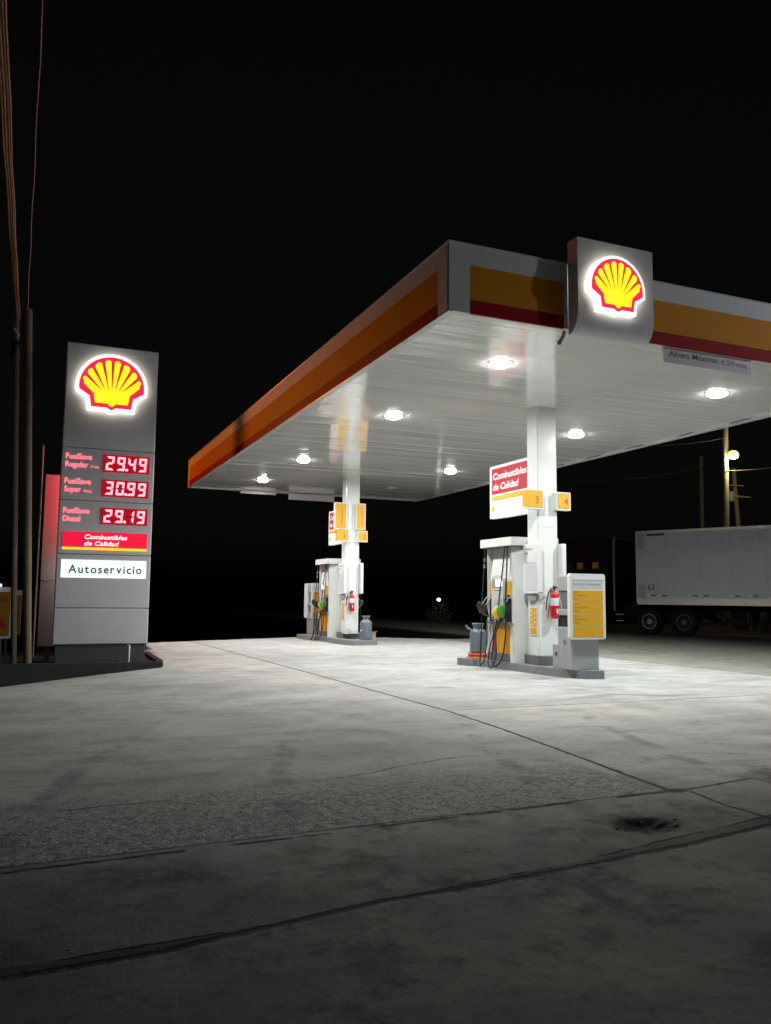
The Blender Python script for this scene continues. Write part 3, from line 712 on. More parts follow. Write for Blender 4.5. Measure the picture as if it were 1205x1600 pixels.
# ------------------------------------------------------------------ column signs
for cy, nums, nm in ((12.93, ('3', '4'), 'near'), (23.13, ('1', '2'), 'far')):
    fy = cy-.12
    for (a0, a1), ch in zip(((8.245, 8.62), (8.92, 9.23)), nums):
        t = thing('pump_number_sign', 'yellow box sign with orange number %s mounted on the %s column' % (ch, nm), 'sign', ((a0+a1)/2, cy-.06, 3.15), group='pump number signs')
        lf = ch in '13'
        MB().plate(front(cy-.004), a0, a1, 2.985, 3.325, 0, .115, r=.012).build('box', yel if lf else whitep, t)
        if lf: MB().plate(front(cy-.004), a0-.003, a1+.003, 2.982, 3.008, -.001, .120).build('lower_trim', whitep, t); MB().plate(front(cy-.004), a1-.012, a1+.004, 3.0085, 3.325, -.001, .120).build('side_trim', whitep, t)
        MB().plate(front(fy), a0+(.004 if lf else .02), a1-.02, 3.015, 3.305, 0, .006).build('face', yel, t)
        MB().text(front(fy-.007), ch, (a0+a1)/2+.05, 3.09, h=.13, d=.001, bold=.012, align='c').build('number', digit_o, t)
    if nm == 'far':
        for (a0, a1), sd in (((8.18, 8.55), 'left'), ((8.86, 9.16), 'right')):
            t = thing('tall_column_sign', 'tall yellow box sign with small vertical writing above pump number %s' % ('1' if sd == 'left' else '2'), 'sign', ((a0+a1)/2, cy-.06, 3.73), group='tall yellow signs on the far column')
            MB().plate(front(cy-.004), a0, a1, 3.35, 4.14, 0, .115, r=.012).build('box', whitep, t)
            MB().plate(front(fy), a0+.022, a1-.022, 3.375, 4.115, 0, .006).build('face', yel, t)
            strokes(MB(), front(fy-.0065), 3.50, 3.99, (a0+a1)/2+.02, .035, .001, 11, True).build('small_print', digit_o, t)
    # flag board behind the column
    y0 = cy+.37; y1 = cy+2.0; fr = left(8.73)
    t = thing('slogan_board', 'white board with red Combustibles de Calidad panel behind the %s column' % nm, 'sign', (8.79, (y0+y1)/2, 3.5), group='slogan boards behind the columns')
    MB().plate(fr, -y1, -y0+.0, 2.98, 4.07, -.12, 0, r=.03).build('board', whitep, t)
    MB().plate(fr, -y1+.085, -y0-.05, 3.475, 4.01, .0, .004).build('red_panel', redp, t)
    MB().plate(fr, -y1+.085, -y0-.0, 3.345, 3.44, .0, .004).build('yellow_stripe', yel, t)
    g = MB(); g.text(fr, 'Combustibles', -y1+.14, 3.78, h=.135, w=1.27, d=.006, bold=.03, shear=.2)
    g.text(fr, 'de Calidad', -y1+.14, 3.56, h=.135, w=.98, d=.006, bold=.03, shear=.2)
    g.build('lettering', whitep, t)
    g = MB(); g.disc(fr, -y1+.14, 3.18, .058, 0, .005); g.build('small_emblem', yel, t)
    # leaflet boards on both sides
    for s, x in ((-1, CX0), (1, CX1)):
        f = FR((x, 0, 0), (0, s, 0), (0, 0, 1), (s, 0, 0))
        a0, a1 = sorted((s*(cy-.13), s*(cy+.37)))
        t = thing('notice_board', 'white notice board with grey sheet on the %s side of the %s column' % ('left' if s < 0 else 'right', nm), 'notice board', (x, cy+.1, 1.9), group='notice boards on the columns')
        MB().plate(f, a0, a1, 1.44, 2.36, .002, .085, r=.035).build('board', whitep, t, bevel=.012)
        MB().plate(f, a0+.06, a1-.05, 1.49, 2.0, .085, .088).build('sheet', sheet_g, t)
        MB().plate(f, a0+.06, a1-.08, 2.0, 2.008, .085, .0885).build('rule', txtm, t)
        g = MB(); f8 = FR(f.O+f.n*.0855, f.r, f.u, f.n); strokes(g, f8, a0+.07, a0+.30, 2.245, .03, .002, 3); strokes(g, f8, a0+.07, a0+.15, 2.16, .05, .002, 5)
        g.build('small_print', txtm, t)
    f = left(CX0)
    t = thing('grey_switch_box', 'small grey metal box under the left notice board of the %s column' % nm, 'metal box', (CX0, cy+.15, 1.36), group='grey boxes on the columns')
    MB().plate(f, -cy-.28, -cy-.04, 1.31, 1.42, .002, .06).build('cover', mat('taupe_metal', (.26, .25, .23), .5), t, bevel=.006)
    t = thing('yellow_notice', 'narrow yellow notice under the grey box on the %s column' % nm, 'notice', (CX0, cy+.15, .95), group='yellow notices on the columns')
    MB().plate(f, -cy-.28, -cy-.03, .67, 1.30, .002, .012).build('backing', whitep, t)
    g = MB(); g.plate(f, -cy-.265, -cy-.05, .69, .81, .012, .015); g.plate(f, -cy-.265, -cy-.05, .83, 1.17, .012, .015); g.build('yellow_sheet', yel, t)
    g = MB(); f8 = FR(f.O+f.n*.0125, f.r, f.u, f.n); strokes(g, f8, -cy-.26, -cy-.17, 1.255, .02, .001, 8); strokes(g, f8, -cy-.26, -cy-.12, 1.195, .02, .001, 9); g.build('small_print', txtm, t)
    g = MB()
    for i in range(7): g.plate(f, -cy-.25+(i % 2)*.10, -cy-.19+(i % 2)*.10, .86+i*.042, .88+i*.042, .015, .0155)
    g.build('pictogram', whitep, t)
    # extinguisher on the column front
    ex, ez = (8.86, .98) if nm == 'near' else (8.76, .93)
    t = thing('fire_extinguisher', 'red fire extinguisher with white label hung on the front of the %s column' % nm, 'fire extinguisher', (ex, cy-.1, ez), group='fire extinguishers on the columns')
    g = MB(); g.lathe((ex, cy-.1, ez), [(.06, 0), (.078, .015), (.08, .05), (.08, .40), (.07, .45), (.045, .485), (.025, .50), (.025, .52)], 20); g.build('cylinder', ext_red, t)
    g = MB(); g.lathe((ex, cy-.1, ez+.24), [(.081, 0), (.0815, .005), (.0815, .135), (.081, .14)], 20); g.build('label_band', whitep, t)
    g = MB(); g.box(ex-.015, ex+.015, cy-.185, cy-.183, ez+.1, ez+.18); g.build('sticker', whitep, t)
    g = MB(); g.tube([(ex, cy-.1, ez+.52), (ex, cy-.1, ez+.56)], .02, 8); g.tube([(ex-.05, cy-.12, ez+.575), (ex+.06, cy-.12, ez+.56)], .01, 6); g.tube([(ex-.05, cy-.12, ez+.60), (ex+.06, cy-.12, ez+.565)], .01, 6)
    g.build('handle', blackp, t)
    g = MB(); g.tube([(ex, cy-.1, ez+.55), (ex-.08, cy-.11, ez+.56), (ex-.14, cy-.11, ez+.47), (ex-.17, cy-.10, ez+.32), (ex-.18, cy-.09, ez+.15)], .011, 8); g.build('hose', black, t)
    MB().box(ex-.03, ex+.03, cy-.024, cy-.003, ez+.2, ez+.54).build('bracket', greyd, t)

# ------------------------------------------------------------------ service kiosks
brownp = mat('brown_print', (.13, .10, .025), .6)
def kiosk(y, d, x0, label, boards):
    t = thing('service_cabinet', label, 'cabinet', (x0+.3, y, .14), group='grey service cabinets on the islands')
    x1 = x0+.57
    ya, yb = (y, y+d)
    g = MB(); fr = left(x0)
    g.box(x0+.01, x1, ya, yb, .14, .86).box(x0+.26, x1, ya, yb, .86, 1.48).box(x0+.01, x1, ya, yb, 1.48, 1.74)
    g.box(x0+.01, x0+.26, ya, yb, 1.06, 1.17)
    g.build('body', grey, t, bevel=.012)
    MB().box(x0+.04, x0+.258, ya+.03, yb-.03, .862, 1.058).build('recess', blackp, t)
    MB().box(x0+.03, x0+.258, ya+.02, yb-.02, 1.172, 1.478).build('recess', greyd, t)
    MB().add([(x0+.02, ya+.01, 1.17), (x0+.02, yb-.12, 1.17), (x0+.02, yb-.02, 1.40), (x0+.25, yb-.02, 1.40), (x0+.25, yb-.12, 1.17), (x0+.25, ya+.01, 1.17)], [(0, 1, 4, 5), (1, 2, 3, 4)], 0).build('tray', whitep, t)
    if d < .5: MB().box(x0+.02, x1-.05, yb, yb+.18, .14, .55).build('side_box', grey, t, bevel=.008)
    g = MB(); g.disc(fr, -(ya+yb)/2, .62, .035, -.012, .006); g.build('lock', steel, t)
    if d < .5: MB().box(x0+.012, x0+.021, yb+.05, yb+.10, .36, .42).build('latch', txtd, t)
    for k in boards:
        f = front(ya) if k < 0 else back(yb)
        a0, a1 = (x0-.07, x1+.10) if k < 0 else (-x1-.10, -x0+.07)
        b = MB().plate(f, a0, a1, .66, 1.775, .002, .07, r=.045).build('price_board', whitep, t, bevel=.012)
        MB().plate(f, a0+.05, a1-.05, 1.53, 1.68, .07, .073).build('header', sheet_g, b)
        MB().plate(f, a0+.05, a1-.05, 1.655, 1.668, .073, .074).build('rule', txtm, b)
        MB().text(f, 'Servicio Completo', a0+.07, 1.575, h=.05, w=.56, d=.0745, bold=.005).build('lettering', txtm, b)
        rows = [(1.30, 1.49), (1.10, 1.285), (.90, 1.085), (.70, .885)]
        for i, (z0, z1) in enumerate(rows):
            MB().plate(f, a0+.06, a1-.055, z0, z1, .07, .074).build('price_row', yel, b)
        words = [('Shell', 'FuelSave', 'Super'), ('Shell', 'FuelSave', 'Regular'), ('Shell', 'FuelSave', 'Diesel')]
        for (z0, z1), (w1, w2, w3) in zip(rows, words):
            g = MB(); g.text(f, w1, a0+.09, z1-.045, h=.028, d=.0745, shear=.15); g.text(f, w2, a0+.09, z1-.10, h=.036, w=.26, d=.0745, shear=.15); g.text(f, w3, a0+.09, z1-.155, h=.026, d=.0745, shear=.15, bold=.01)
            g.build('row_lettering', brownp, b)
    return t
kiosk(11.80, .40, 8.475, 'grey service cabinet with Servicio Completo board at the front end of the near island', (-1,))
kiosk(25.25, .62, 8.28, 'grey service cabinet at the far end of the far island, left of its pump', (-1, 1))

# ------------------------------------------------------------------ things on the islands
def canister(x, y, z, label, h=.62, spout=-1):
    t = thing('canister', label, 'bin', (x, y, z), group='grey canisters by the pumps')
    g = MB(); g.lathe((x, y, z), [(.14, 0), (.165, .012), (.168, .05), (.168, h*.64), (.158, h*.70), (.13, h*.75), (.092, h*.775), (.088, h*.80)], 28); g.build('body', canm, t)
    g = MB(); g.lathe((x, y, z+h*.79), [(.085, 0), (.092, .01), (.098, .07), (.12, .085), (.125, .10), (.118, .108), (.08, .108)], 24); g.build('collar', canm, t)
    g = MB(); g.tube([(x-.10, y+.08, z+h*.74), (x-.17, y+.13, z+h*.80), (x-.20, y+.15, z+h*.90)] if spout < 0 else [(x-.16, y-.05, z+h*.36), (x-.19, y-.06, z+h*.365)], .022, 8); g.build('spout', canm if spout < 0 else whitep, t)
canister(8.385, 14.83, .24, 'grey canister standing on an orange base beside the near pump')
t = thing('orange_tray', 'round orange plastic base under the near grey canister', 'tray', (8.385, 14.83, .14))
g = MB(); g.lathe((8.385, 14.83, .14), [(.24, 0), (.245, .02), (.20, .03), (.19, .06), (.215, .07), (.205, .10), (.17, .10)], 24); g.build('tray', orange_pl, t)
canister(8.86, 22.12, .14, 'grey canister with white sticker at the near end of the far island', .72, 1)
t = thing('carton', 'small pale open carton behind the canister on the far island', 'box', (9.12, 22.5, .14))
g = MB(); g.box(9.04, 9.27, 22.38, 22.60, .14, .33); g.build('box', carton, t, bevel=.006)
MB().add([(9.04, 22.38, .331), (9.27, 22.38, .331), (9.31, 22.30, .37), (9.06, 22.28, .36)], [(0, 1, 2, 3), (3, 2, 1, 0)], 0).build('flap', carton, t)
t = thing('rag_heap', 'crumpled grey green rag on the plinth of the far column', 'rag', (8.62, 22.74, .31))
g = MB(); N = 18; vs = []
for j in range(N+1):
    for i in range(N+1):
        u, v = i/N, j/N
        hgt = .17*max(0, math.sin(math.pi*u))**.6*max(0, math.sin(math.pi*v))**.6*(.55+.45*math.sin(7*u+3*v)*math.cos(5*v-2*u))
        vs.append((8.40+.42*u+random.uniform(-.008, .008), 22.55+.35*v, .29+hgt+random.uniform(-.006, .006)))
g.add(vs, [(j*(N+1)+i, j*(N+1)+i+1, (j+1)*(N+1)+i+1, (j+1)*(N+1)+i) for j in range(N) for i in range(N)], 0, True); g.build('cloth', ragm, t)

# ------------------------------------------------------------------ price pylon
PXa, PXb, PY, PD = .42, 2.14, 16.75, .34
pyl = thing('price_pylon', 'tall grey price pylon with lit scallop emblem and red fuel prices', 'price sign', (1.28, PY+PD/2, 0))
zz = [.395, 1.08, 2.10, 3.13, 4.15, 6.21]
for z0, z1 in zip(zz, zz[1:]):
    MB().box(PXa, PXb, PY, PY+PD, z0+.004, z1-.004).build('panel', pyl_m, pyl, bevel=.02)
MB().box(PXa+.03, PXb-.03, PY+.03, PY+PD-.03, .40, 6.19).build('core', blackp, pyl)
MB().box(PXa+.05, PXb-.04, PY+.04, PY+PD-.04, .05, .395).build('plinth', pyl_dk, pyl, bevel=.01)
SEG = {'0': 'abcdef', '1': 'bc', '2': 'abged', '3': 'abgcd', '4': 'fgbc', '9': 'abcdfg'}
def digits(par, fr, txt, a0, a1, b0, b1, d):
    n = 4; w = (a1-a0)/n; h = b1-b0; t = .042; sl = .07
    col = 0
    for i, ch in enumerate(txt):
        if ch == '.':
            ax = a0+col*w-.012; MB().plate(fr, ax-.02, ax+.03, b0, b0+.045, 0, d).build('decimal_point', led_on, par); continue
        x0 = a0+col*w+.015; x1 = x0+w-.055; col += 1
        m = (b0+b1)/2; q = .004
        S_ = {'a': [(x0+q, b1), (x1-q, b1), (x1-t, b1-t), (x0+t, b1-t)], 'd': [(x0+q, b0), (x1-q, b0), (x1-t, b0+t), (x0+t, b0+t)],
              'g': [(x0+t*.5, m), (x0+t, m+t/2), (x1-t, m+t/2), (x1-t*.5, m), (x1-t, m-t/2), (x0+t, m-t/2)],
              'b': [(x1, b1-q), (x1, m+q), (x1-t, m+t/2+q), (x1-t, b1-t-q)], 'c': [(x1, b0+q), (x1, m-q), (x1-t, m-t/2-q), (x1-t, b0+t+q)],
              'f': [(x0, b1-q), (x0, m+q), (x0+t, m+t/2+q), (x0+t, b1-t-q)], 'e': [(x0, b0+q), (x0, m-q), (x0+t, m-t/2-q), (x0+t, b0+t+q)]}
        mb = MB()
        for s in SEG[ch]:
            P = [(a+sl*(b2-m), b2) for a, b2 in S_[s]]
            mb.prism(fr, P, 0, d)
        mb.build('digit', led_on, par)
for side in (0, 1):
    fr = front(PY) if side == 0 else FR((2*1.28, PY+PD, 0), (-1, 0, 0), (0, 0, 1), (0, 1, 0))
    scallop(fr, 1.27, 5.28, .60, pyl, depth=.10)
    for (z0, z1), pr in zip(((3.71, 4.05), (3.23, 3.56), (2.69, 3.01)), ('29.49', '30.99', '29.19')):
        dsp = MB().plate(fr, 1.175, 2.045, z0, z1, -.01, .012).build('price_display', led_bg if side == 0 else led_bg_b, pyl)
        g = MB(); f2 = FR(fr.O+fr.n*.013, fr.r, fr.u, fr.n); digits(dsp, f2, pr, 1.215, 2.03, z0+.035, z1-.035, .004)
    for z, l1, l2, oct_ in ((3.77, 'FuelSave', 'Regular', '91 Oct.'), (3.29, 'FuelSave', 'Super', '95 Oct.'), (2.725, 'FuelSave', 'Diesel', None)):
        g = MB(); g.text(fr, l1, .495, z+.155, h=.105, w=.47, d=.004, bold=.015); g.text(fr, l2, .495, z, h=.105, w={'Regular': .41, 'Super': .30, 'Diesel': .31}[l2], d=.004, bold=.015); g.build('fuel_name', led_txt, pyl)
        if not oct_: continue
        g = MB(); g.text(fr, oct_, .95 if l2 == 'Regular' else .84, z+.0, h=.045, w=.155, d=.004, bold=.01)
        g.build('octane_note', led_txt, pyl)
    sb = MB().plate(fr, .505, 2.055, 2.245, 2.53, 0, .012).build('slogan_strip', em_strip, pyl)
    MB().plate(fr, .505, 2.055, 2.185, 2.232, 0, .012).build('yellow_strip', em_stripy, sb)
    g = MB(); g.text(fr, 'Combustibles', .90, 2.395, h=.085, w=.78, d=.016, bold=.018, shear=.2); g.text(fr, 'de Calidad', .90, 2.27, h=.085, w=.63, d=.016, bold=.018, shear=.2); g.build('lettering', em_stripw, sb)
    ab = MB().plate(fr, .505, 2.055, 1.655, 1.995, 0, .012).build('service_panel', em_box, pyl)
    g = MB()
    xx = .635
    for ch in 'Autoservicio':
        v, _ = text_geo(ch, .018); wch = (max(p[0] for p in v)-min(p[0] for p in v))*.155/.73
        g.text(fr, ch, xx, 1.745, h=.155, d=.014, bold=.026); xx += wch+.036
    # stretch to the measured width
    s0 = .635; k = (1.97-s0)/(xx-.036-s0)
    for i, p in enumerate(g.v):
        a = (p-fr.O).dot(fr.r); g.v[i] = p+fr.r*((s0+(a-s0)*k)-a)
    g.build('lettering', em_navy, ab)

# white side board behind the pylon
wb = thing('white_board', 'plain white board behind the left edge of the price pylon, glowing red on top', 'board', (.75, 17.5, 0))
MB().box(.168, 1.5, 17.50, 17.62, .33, 3.69).build('board', mat('board_white', (.75, .74, .73), .45, var=.05, streak=.1), wb, bevel=.006)
MB().box(.124, .166, 17.54, 17.66, .33, 3.69).build('edge_channel', blackp, wb)
g = MB()
for z in (1.2, 1.62, 2.05, 2.45, 2.9, 3.3): g.box(.104, .134, 17.52, 17.54, z, z+.05)
g.build('bolt', steel, wb)
g = MB(); g.box(.3, .4, 17.52, 17.6, .05, .33).box(1.2, 1.3, 17.52, 17.6, .05, .33); g.build('foot', greyd, wb)
MB().tube([(.17, 17.49, 1.62), (.28, 17.47, 1.59), (.42, 17.47, 1.63)], .014, 8).build('cable_tie', whitep, wb)
rod = MB().tube([(.105, 17.9, .1), (.10, 17.9, 4.33)], .016, 8)
tag(rod.build('thin_rod', mat('rod_paint', (.6, .5, .45), .5), loc=(.1, 17.9, 0)), 'thin upright rod rising above the white board', 'rod')

# kerb bed round the pylon: long dark kerb, higher toward the road
kb = thing('planter_kerb', 'dark kerb edging the bed under the price pylon', 'kerb', (.8, 16, 0))
P = [(-3.2, 10.35), (-.33, 13.26), (.81, 14.51), (2.33, 16.02), (2.40, 16.4), (2.47, 19.0), (-3.2, 19.0)]
H = [.48, .33, .23, .105, .105, .105, .105]
def inset(pts, d):
    out = []; n = len(pts)
    for i in range(n):
        p0, p1, p2 = Vector(pts[i-1]), Vector(pts[i]), Vector(pts[(i+1) % n])
        a = (p1-p0).normalized(); b2 = (p2-p1).normalized(); na = Vector((-a.y, a.x)); nb = Vector((-b2.y, b2.x))
        m = (na+nb).normalized(); out.append(tuple(p1+m*(d/max(.3, m.dot(na)))))
    return out
I = inset(P, .13); n = len(P)
g = MB(); vs = [(x, y, -.05) for x, y in P]+[(x, y, h) for (x, y), h in zip(P, H)]+[(x, y, h) for (x, y), h in zip(I, H)]+[(x, y, -.02) for x, y in I]
fs = []
for i in range(n):
    j = (i+1) % n
    for k in range(3): fs.append((k*n+i, k*n+j, (k+1)*n+j, (k+1)*n+i))
g.add(vs, fs, 0); g.build('kerb', kerb_m, kb, bevel=.01)
MB().prism(UPF, I, -.04, .055).build('soil_fill', soil, kb)
pp = MB().tube([(1.78, 16.55, .05), (1.785, 16.55, .385), (1.75, 16.56, .39)], .018, 8)
tag(pp.build('standpipe', whitep, loc=(1.78, 16.55, 0)), 'short white standpipe in front of the pylon plinth', 'pipe')

# ------------------------------------------------------------------ poles, cables and road signs at left
def pole(name, base, top, r0, r1, m, label, cat='pole', group=None):
    t = thing(name, label, cat, base, group=group)
    b2, tp = Vector(base), Vector(top); q = MB(); q.tube([b2+(tp-b2)*i/8 for i in range(9)], [r0+(r1-r0)*i/8 for i in range(9)], 14); q.build('shaft', m, t)
    return t
pA = pole('utility_pole', (.015, 15.85, .05), (-.28, 15.85, 6.44), .068, .062, wood, 'thick leaning wooden pole left of the price pylon', 'utility pole', 'wooden poles at the left edge')
pB = pole('utility_pole', (-.205, 15.9, .05), (-.47, 15.9, 6.35), .052, .046, wood, 'thinner dark wooden pole carrying the cable bundle at far left', 'utility pole', 'wooden poles at the left edge')
MB().tube([(-.50, 15.82, 6.05), (-.41, 15.8, 5.92)], .022, 8).build('insulator', whitep, pB)
MB().lathe((-.46, 15.9, 5.55), [(.06, 0), (.07, .02), (.07, .28), (.06, .3)], 12).build('clamp', blackp, pB)
MB().box(-.42, -.38, 15.80, 15.85, 4.75, 4.79).build('tag_plate', steel, pB)
def cable(p0, p1, sag, r, label, group):
    p0, p1 = Vector(p0), Vector(p1); P = []
    for i in range(41):
        u = i/40; q = p0.lerp(p1, u); q.z -= sag*4*u*(1-u); q.x += .006*math.sin(i*1.7); P.append(q)
    o = MB().tube(P, r, 6).build('overhead_cable', cablem, loc=p0)
    tag(o, label, 'cable', group)
for i in range(6):
    dx = -.56+.036*i
    cable((-.475+.012*i, 15.88-.01*i, 6.30-.03*(i % 3)), (dx-.05+.02*(i % 2), -9, 7.4+.12*(i % 3)), .45+.06*i, .010, 'cable of the bundle rising from the thinner pole at far left', 'cables in the bundle at far left')
cable((-.30, 15.85, 6.42), (.12, -9, 7.9), .35, .007, 'single thin wire rising from the top of the thick wooden pole', None)

es = thing('entrance_sign', 'yellow sign with red letters da and red arrow behind the thin pole', 'sign', (-.75, 17.2, 0))
fr = front(17.2)
MB().plate(fr, -1.25, -.285, .50, 1.46, -.05, 0, r=.01).build('frame', whitep, es)
MB().plate(fr, -1.22, -.335, .545, 1.37, 0, .004).build('face', mat('dim_yellow_face', (.34, .14, .006), .5), es)  # yellow face, darkened in its colour to stand for dim lighting
MB().text(fr, 'da', -.375, 1.20, h=.115, d=.005, bold=.03, align='r').build('lettering', mat('brown_red_print', (.28, .05, .01), .5), es)
MB().prism(fr, [(-.365, .74), (-.66, 1.02), (-.66, .46+.1)], .004, .007).build('arrow', redp, es)
g = MB(); g.box(-1.15, -1.10, 17.21, 17.25, .0, .5).box(-.5, -.45, 17.21, 17.25, .0, .5); g.build('post', greyd, es)
MB().box(-1.0, -.50, 17.15, 17.27, 1.47, 1.52).build('lamp_bar', mat('sign_lamp', (.8, .85, .9), .3, emit=(.85, .95, 1), es=1.2), es)
e2 = thing('orange_sign', 'second yellow sign board seen edge-on between the two wooden poles', 'sign', (-.4, 18.2, 0))
MB().plate(front(18.2), -.62, -.15, .54, 1.41, -.05, 0).build('frame', whitep, e2)
MB().plate(front(18.2), -.60, -.156, .56, 1.31, 0, .004).build('face', mat('dull_orange_face', (.36, .12, .006), .5), e2)
MB().box(-.42, -.38, 18.22, 18.25, 0, .54).build('post', greyd, e2)

# ------------------------------------------------------------------ trailer and tractor at right
ANG = math.atan2(.902, -.431)
TL = dict(local=True)
org = Vector((22.15, 26.4, 0))
nside = Vector((-.902, -.431, 0))
tro = org-nside*1.3
trw = mat('trailer_white', (.42, .44, .45), .42, var=.10, vscale=.9, streak=.25)
trpatch = mat('trailer_patch', (.30, .30, .31), .5, var=.1)
trrail = mat('trailer_rail', (.45, .42, .36), .35, metal=.7, var=.3, vscale=6)
tyre = mat('tyre', (.008, .008, .009), .9, spec=.1); rim = mat('wheel_rim', (.17, .175, .18), .55, metal=.3, var=.2)
tyred = mat('rim_dark', (.05, .05, .055), .6, metal=.3, var=.3)
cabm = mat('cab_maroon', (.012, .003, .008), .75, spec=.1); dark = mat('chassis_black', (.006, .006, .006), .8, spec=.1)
amber = mat('amber_lamp', (.11, .045, .006), .6, emit=(.6, .26, .03), es=.06, spec=.1)
trl = thing('box_trailer', 'long white box trailer numbered 63 parked behind the forecourt', 'trailer', tro, ANG)
fs = FR((0, 1.3, 0), (-1, 0, 0), (0, 0, 1), (0, 1, 0))      # left side, a runs toward the rear
MB().box(-14.6, 0, -1.3, 1.3, 1.20, 4.06).build('box_body', trw, trl, bevel=.03, **TL)
for zq in ((3.30, 3.969), (1.421, 1.95)): MB().plate(fs, .052, .34, zq[0], zq[1], .0, .012).build('corner_patch', trpatch, trl, **TL)
MB().plate(fs, -.03, .05, 1.22, 4.04, -.03, .022).build('corner_post', trw, trl, **TL)
MB().plate(fs, .42, 1.15, 3.86, 3.96, .0, .004).build('torn_decal', blackp, trl, **TL)
MB().plate(fs, 0, 14.6, 1.17, 1.42, .0, .03).build('lower_rail', trrail, trl, **TL)
MB().plate(fs, 0, 14.6, 3.97, 4.07, .0, .025).build('upper_rail', trrail, trl, **TL)
g = MB()
for a in (1.22*k for k in range(1, 12)): g.plate(fs, a-.008, a+.008, 1.42, 3.97, 0, .004)
g.build('panel_seam', mat('trailer_seam', (.34, .355, .36), .5), trl, **TL)
MB().text(fs, '63', .42, 1.74, h=.22, d=.004, bold=.01).build('fleet_number', txtd, trl, **TL)
g = MB(); h = MB()
for a in (.55, 1.0, 2.2, 2.6, 3.75, 4.4, 5.8, 6.2, 8, 9.5, 11): g.plate(fs, a, a+.2, 1.50, 1.55, .0, .006); h.plate(fs, a-.17, a-.02, 1.505, 1.55, .0, .006)
g.build('marker_dark', blackp, trl, **TL); h.build('marker_pale', whitep, trl, **TL)
MB().box(-14.2, -.3, -.5, .5, .95, 1.19).build('frame_rail', dark, trl, **TL)
for q in (.55, -.7): MB().box(-3.9, -3.75, q, q+.15, .25, 1.19).build('landing_leg', dark, trl, **TL)
def wheel(x, y, parent, rm, hub=True):
    q = MB(); f = FR((x, y, .51), (-1, 0, 0), (0, 0, 1), (0, 1, 0))
    q.ring(f, 0, 0, .30, .51, -.27, -.02, 0, 32); q.ring(f, 0, 0, .30, .485, -.02, 0, 0, 32); w_ = q.build('wheel', tyre, parent, **TL)
    q = MB(); q.ring(f, 0, 0, .262, .318, -.10, -.012, 0, 28); q.ring(f, 0, 0, .10, .262, -.14, -.10, 1, 28); q.build('rim', [rm, tyre], w_, **TL)
    q = MB(); q.disc(f, 0, 0, .105, -.14, -.03, 0)
    for k in range(10): q.disc(f, .17*math.cos(k*.628), .17*math.sin(k*.628), .018, -.10, -.07, 0, 8)
    q.build('hub', rim if hub else tyred, w_, **TL)
for x in (-11.6, -12.95): wheel(x, 1.26, trl, tyred)
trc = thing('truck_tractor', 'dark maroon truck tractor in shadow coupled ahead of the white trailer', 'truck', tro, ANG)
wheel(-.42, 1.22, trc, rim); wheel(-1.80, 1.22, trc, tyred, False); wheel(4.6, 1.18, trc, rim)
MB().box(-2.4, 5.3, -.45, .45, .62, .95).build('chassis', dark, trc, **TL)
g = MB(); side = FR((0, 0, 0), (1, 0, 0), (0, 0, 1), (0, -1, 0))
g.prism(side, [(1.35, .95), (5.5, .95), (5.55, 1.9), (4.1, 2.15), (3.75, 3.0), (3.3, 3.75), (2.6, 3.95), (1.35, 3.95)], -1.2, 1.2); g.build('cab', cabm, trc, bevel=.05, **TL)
MB().prism(FR((0, 1.2, 0), (-1, 0, 0), (0, 0, 1), (0, 1, 0)), [(-3.75, 2.15), (-2.95, 2.15), (-2.95, 2.95), (-3.6, 2.95)], 0, .006).build('side_window', blackp, trc, **TL)
MB().tube([(1.08, 1.1, .9), (1.08, 1.1, 3.75), (1.02, 1.1, 3.9)], .06, 12).build('exhaust_stack', mat('dull_stack', (.10, .10, .11), .5, metal=.6), trc, **TL)
MB().tube([(1.7, .98, .62), (3.2, .98, .62)], .31, 20).build('fuel_tank', mat('tank_metal', (.3, .3, .3), .35, metal=.8), trc, **TL)
g = MB()
for z in (.5, .75): g.box(.65, 1.0, .9, 1.2, z, z+.03)
g.build('step', steel, trc, **TL)
g = MB()
for a in (1.72, 2.42): MB().plate(FR((0, 1.2, 0), (1, 0, 0), (0, 0, 1), (0, 1, 0)), a, a+.26, 2.62, 2.88, .002, .03).build('marker_lamp', amber, trc, **TL)
MB().box(.3, 1.0, -.4, .4, .95, 1.19).build('coupling_plate', dark, trc, **TL)

# ------------------------------------------------------------------ street lamp, poles and wires at right
def far_pole(base, top, r0, r1, label, m=concp, cat='utility pole', name='street_pole'):
    return pole(name, base, top, r0, r1, m, label, cat, 'poles beyond the trailer')
sl = far_pole((34.7, 34.2, 0), (34.25, 33.4, 12.6), .19, .15, 'pale concrete pole with the glowing street lamp beyond the trailer', name='street_lamp', cat='street lamp')
MB().tube([(34.35, 33.55, 9.35), (34.60, 33.35, 9.45), (34.80, 33.2, 9.42)], .03, 8).build('arm', steel, sl)
g = MB(); g.lathe((34.62, 33.3, 9.03), [(.08, -.05), (.22, .02), (.28, .16), (.25, .30), (.13, .39), (.05, .42)], 16); g.build('globe', sod_em, sl)
l = bpy.data.lights.new('lamp', 'POINT'); l.energy = 420; l.color = (1, .80, .36); l.shadow_soft_size = .2
lo = bpy.data.objects.new('lamp', l); COL.objects.link(lo); lo.parent = sl; lo.location = Vector((34.55, 33.05, 8.95))-sl.location
p2 = far_pole((40.9, 42.3, 0), (40.5, 41.7, 10.9), .15, .13, 'thin dark pole left of the glowing street lamp', fpole)
p3 = far_pole((39.6, 37.5, 0), (38.55, 37.1, 9.3), .16, .12, 'leaning pole right of the glowing street lamp', fpole)
g = MB(); g.lathe((38.5, 37.3, 7.3), [(.15, 0), (.2, .04), (.2, .55), (.15, .6)], 12); g.build('transformer', concp, p3)
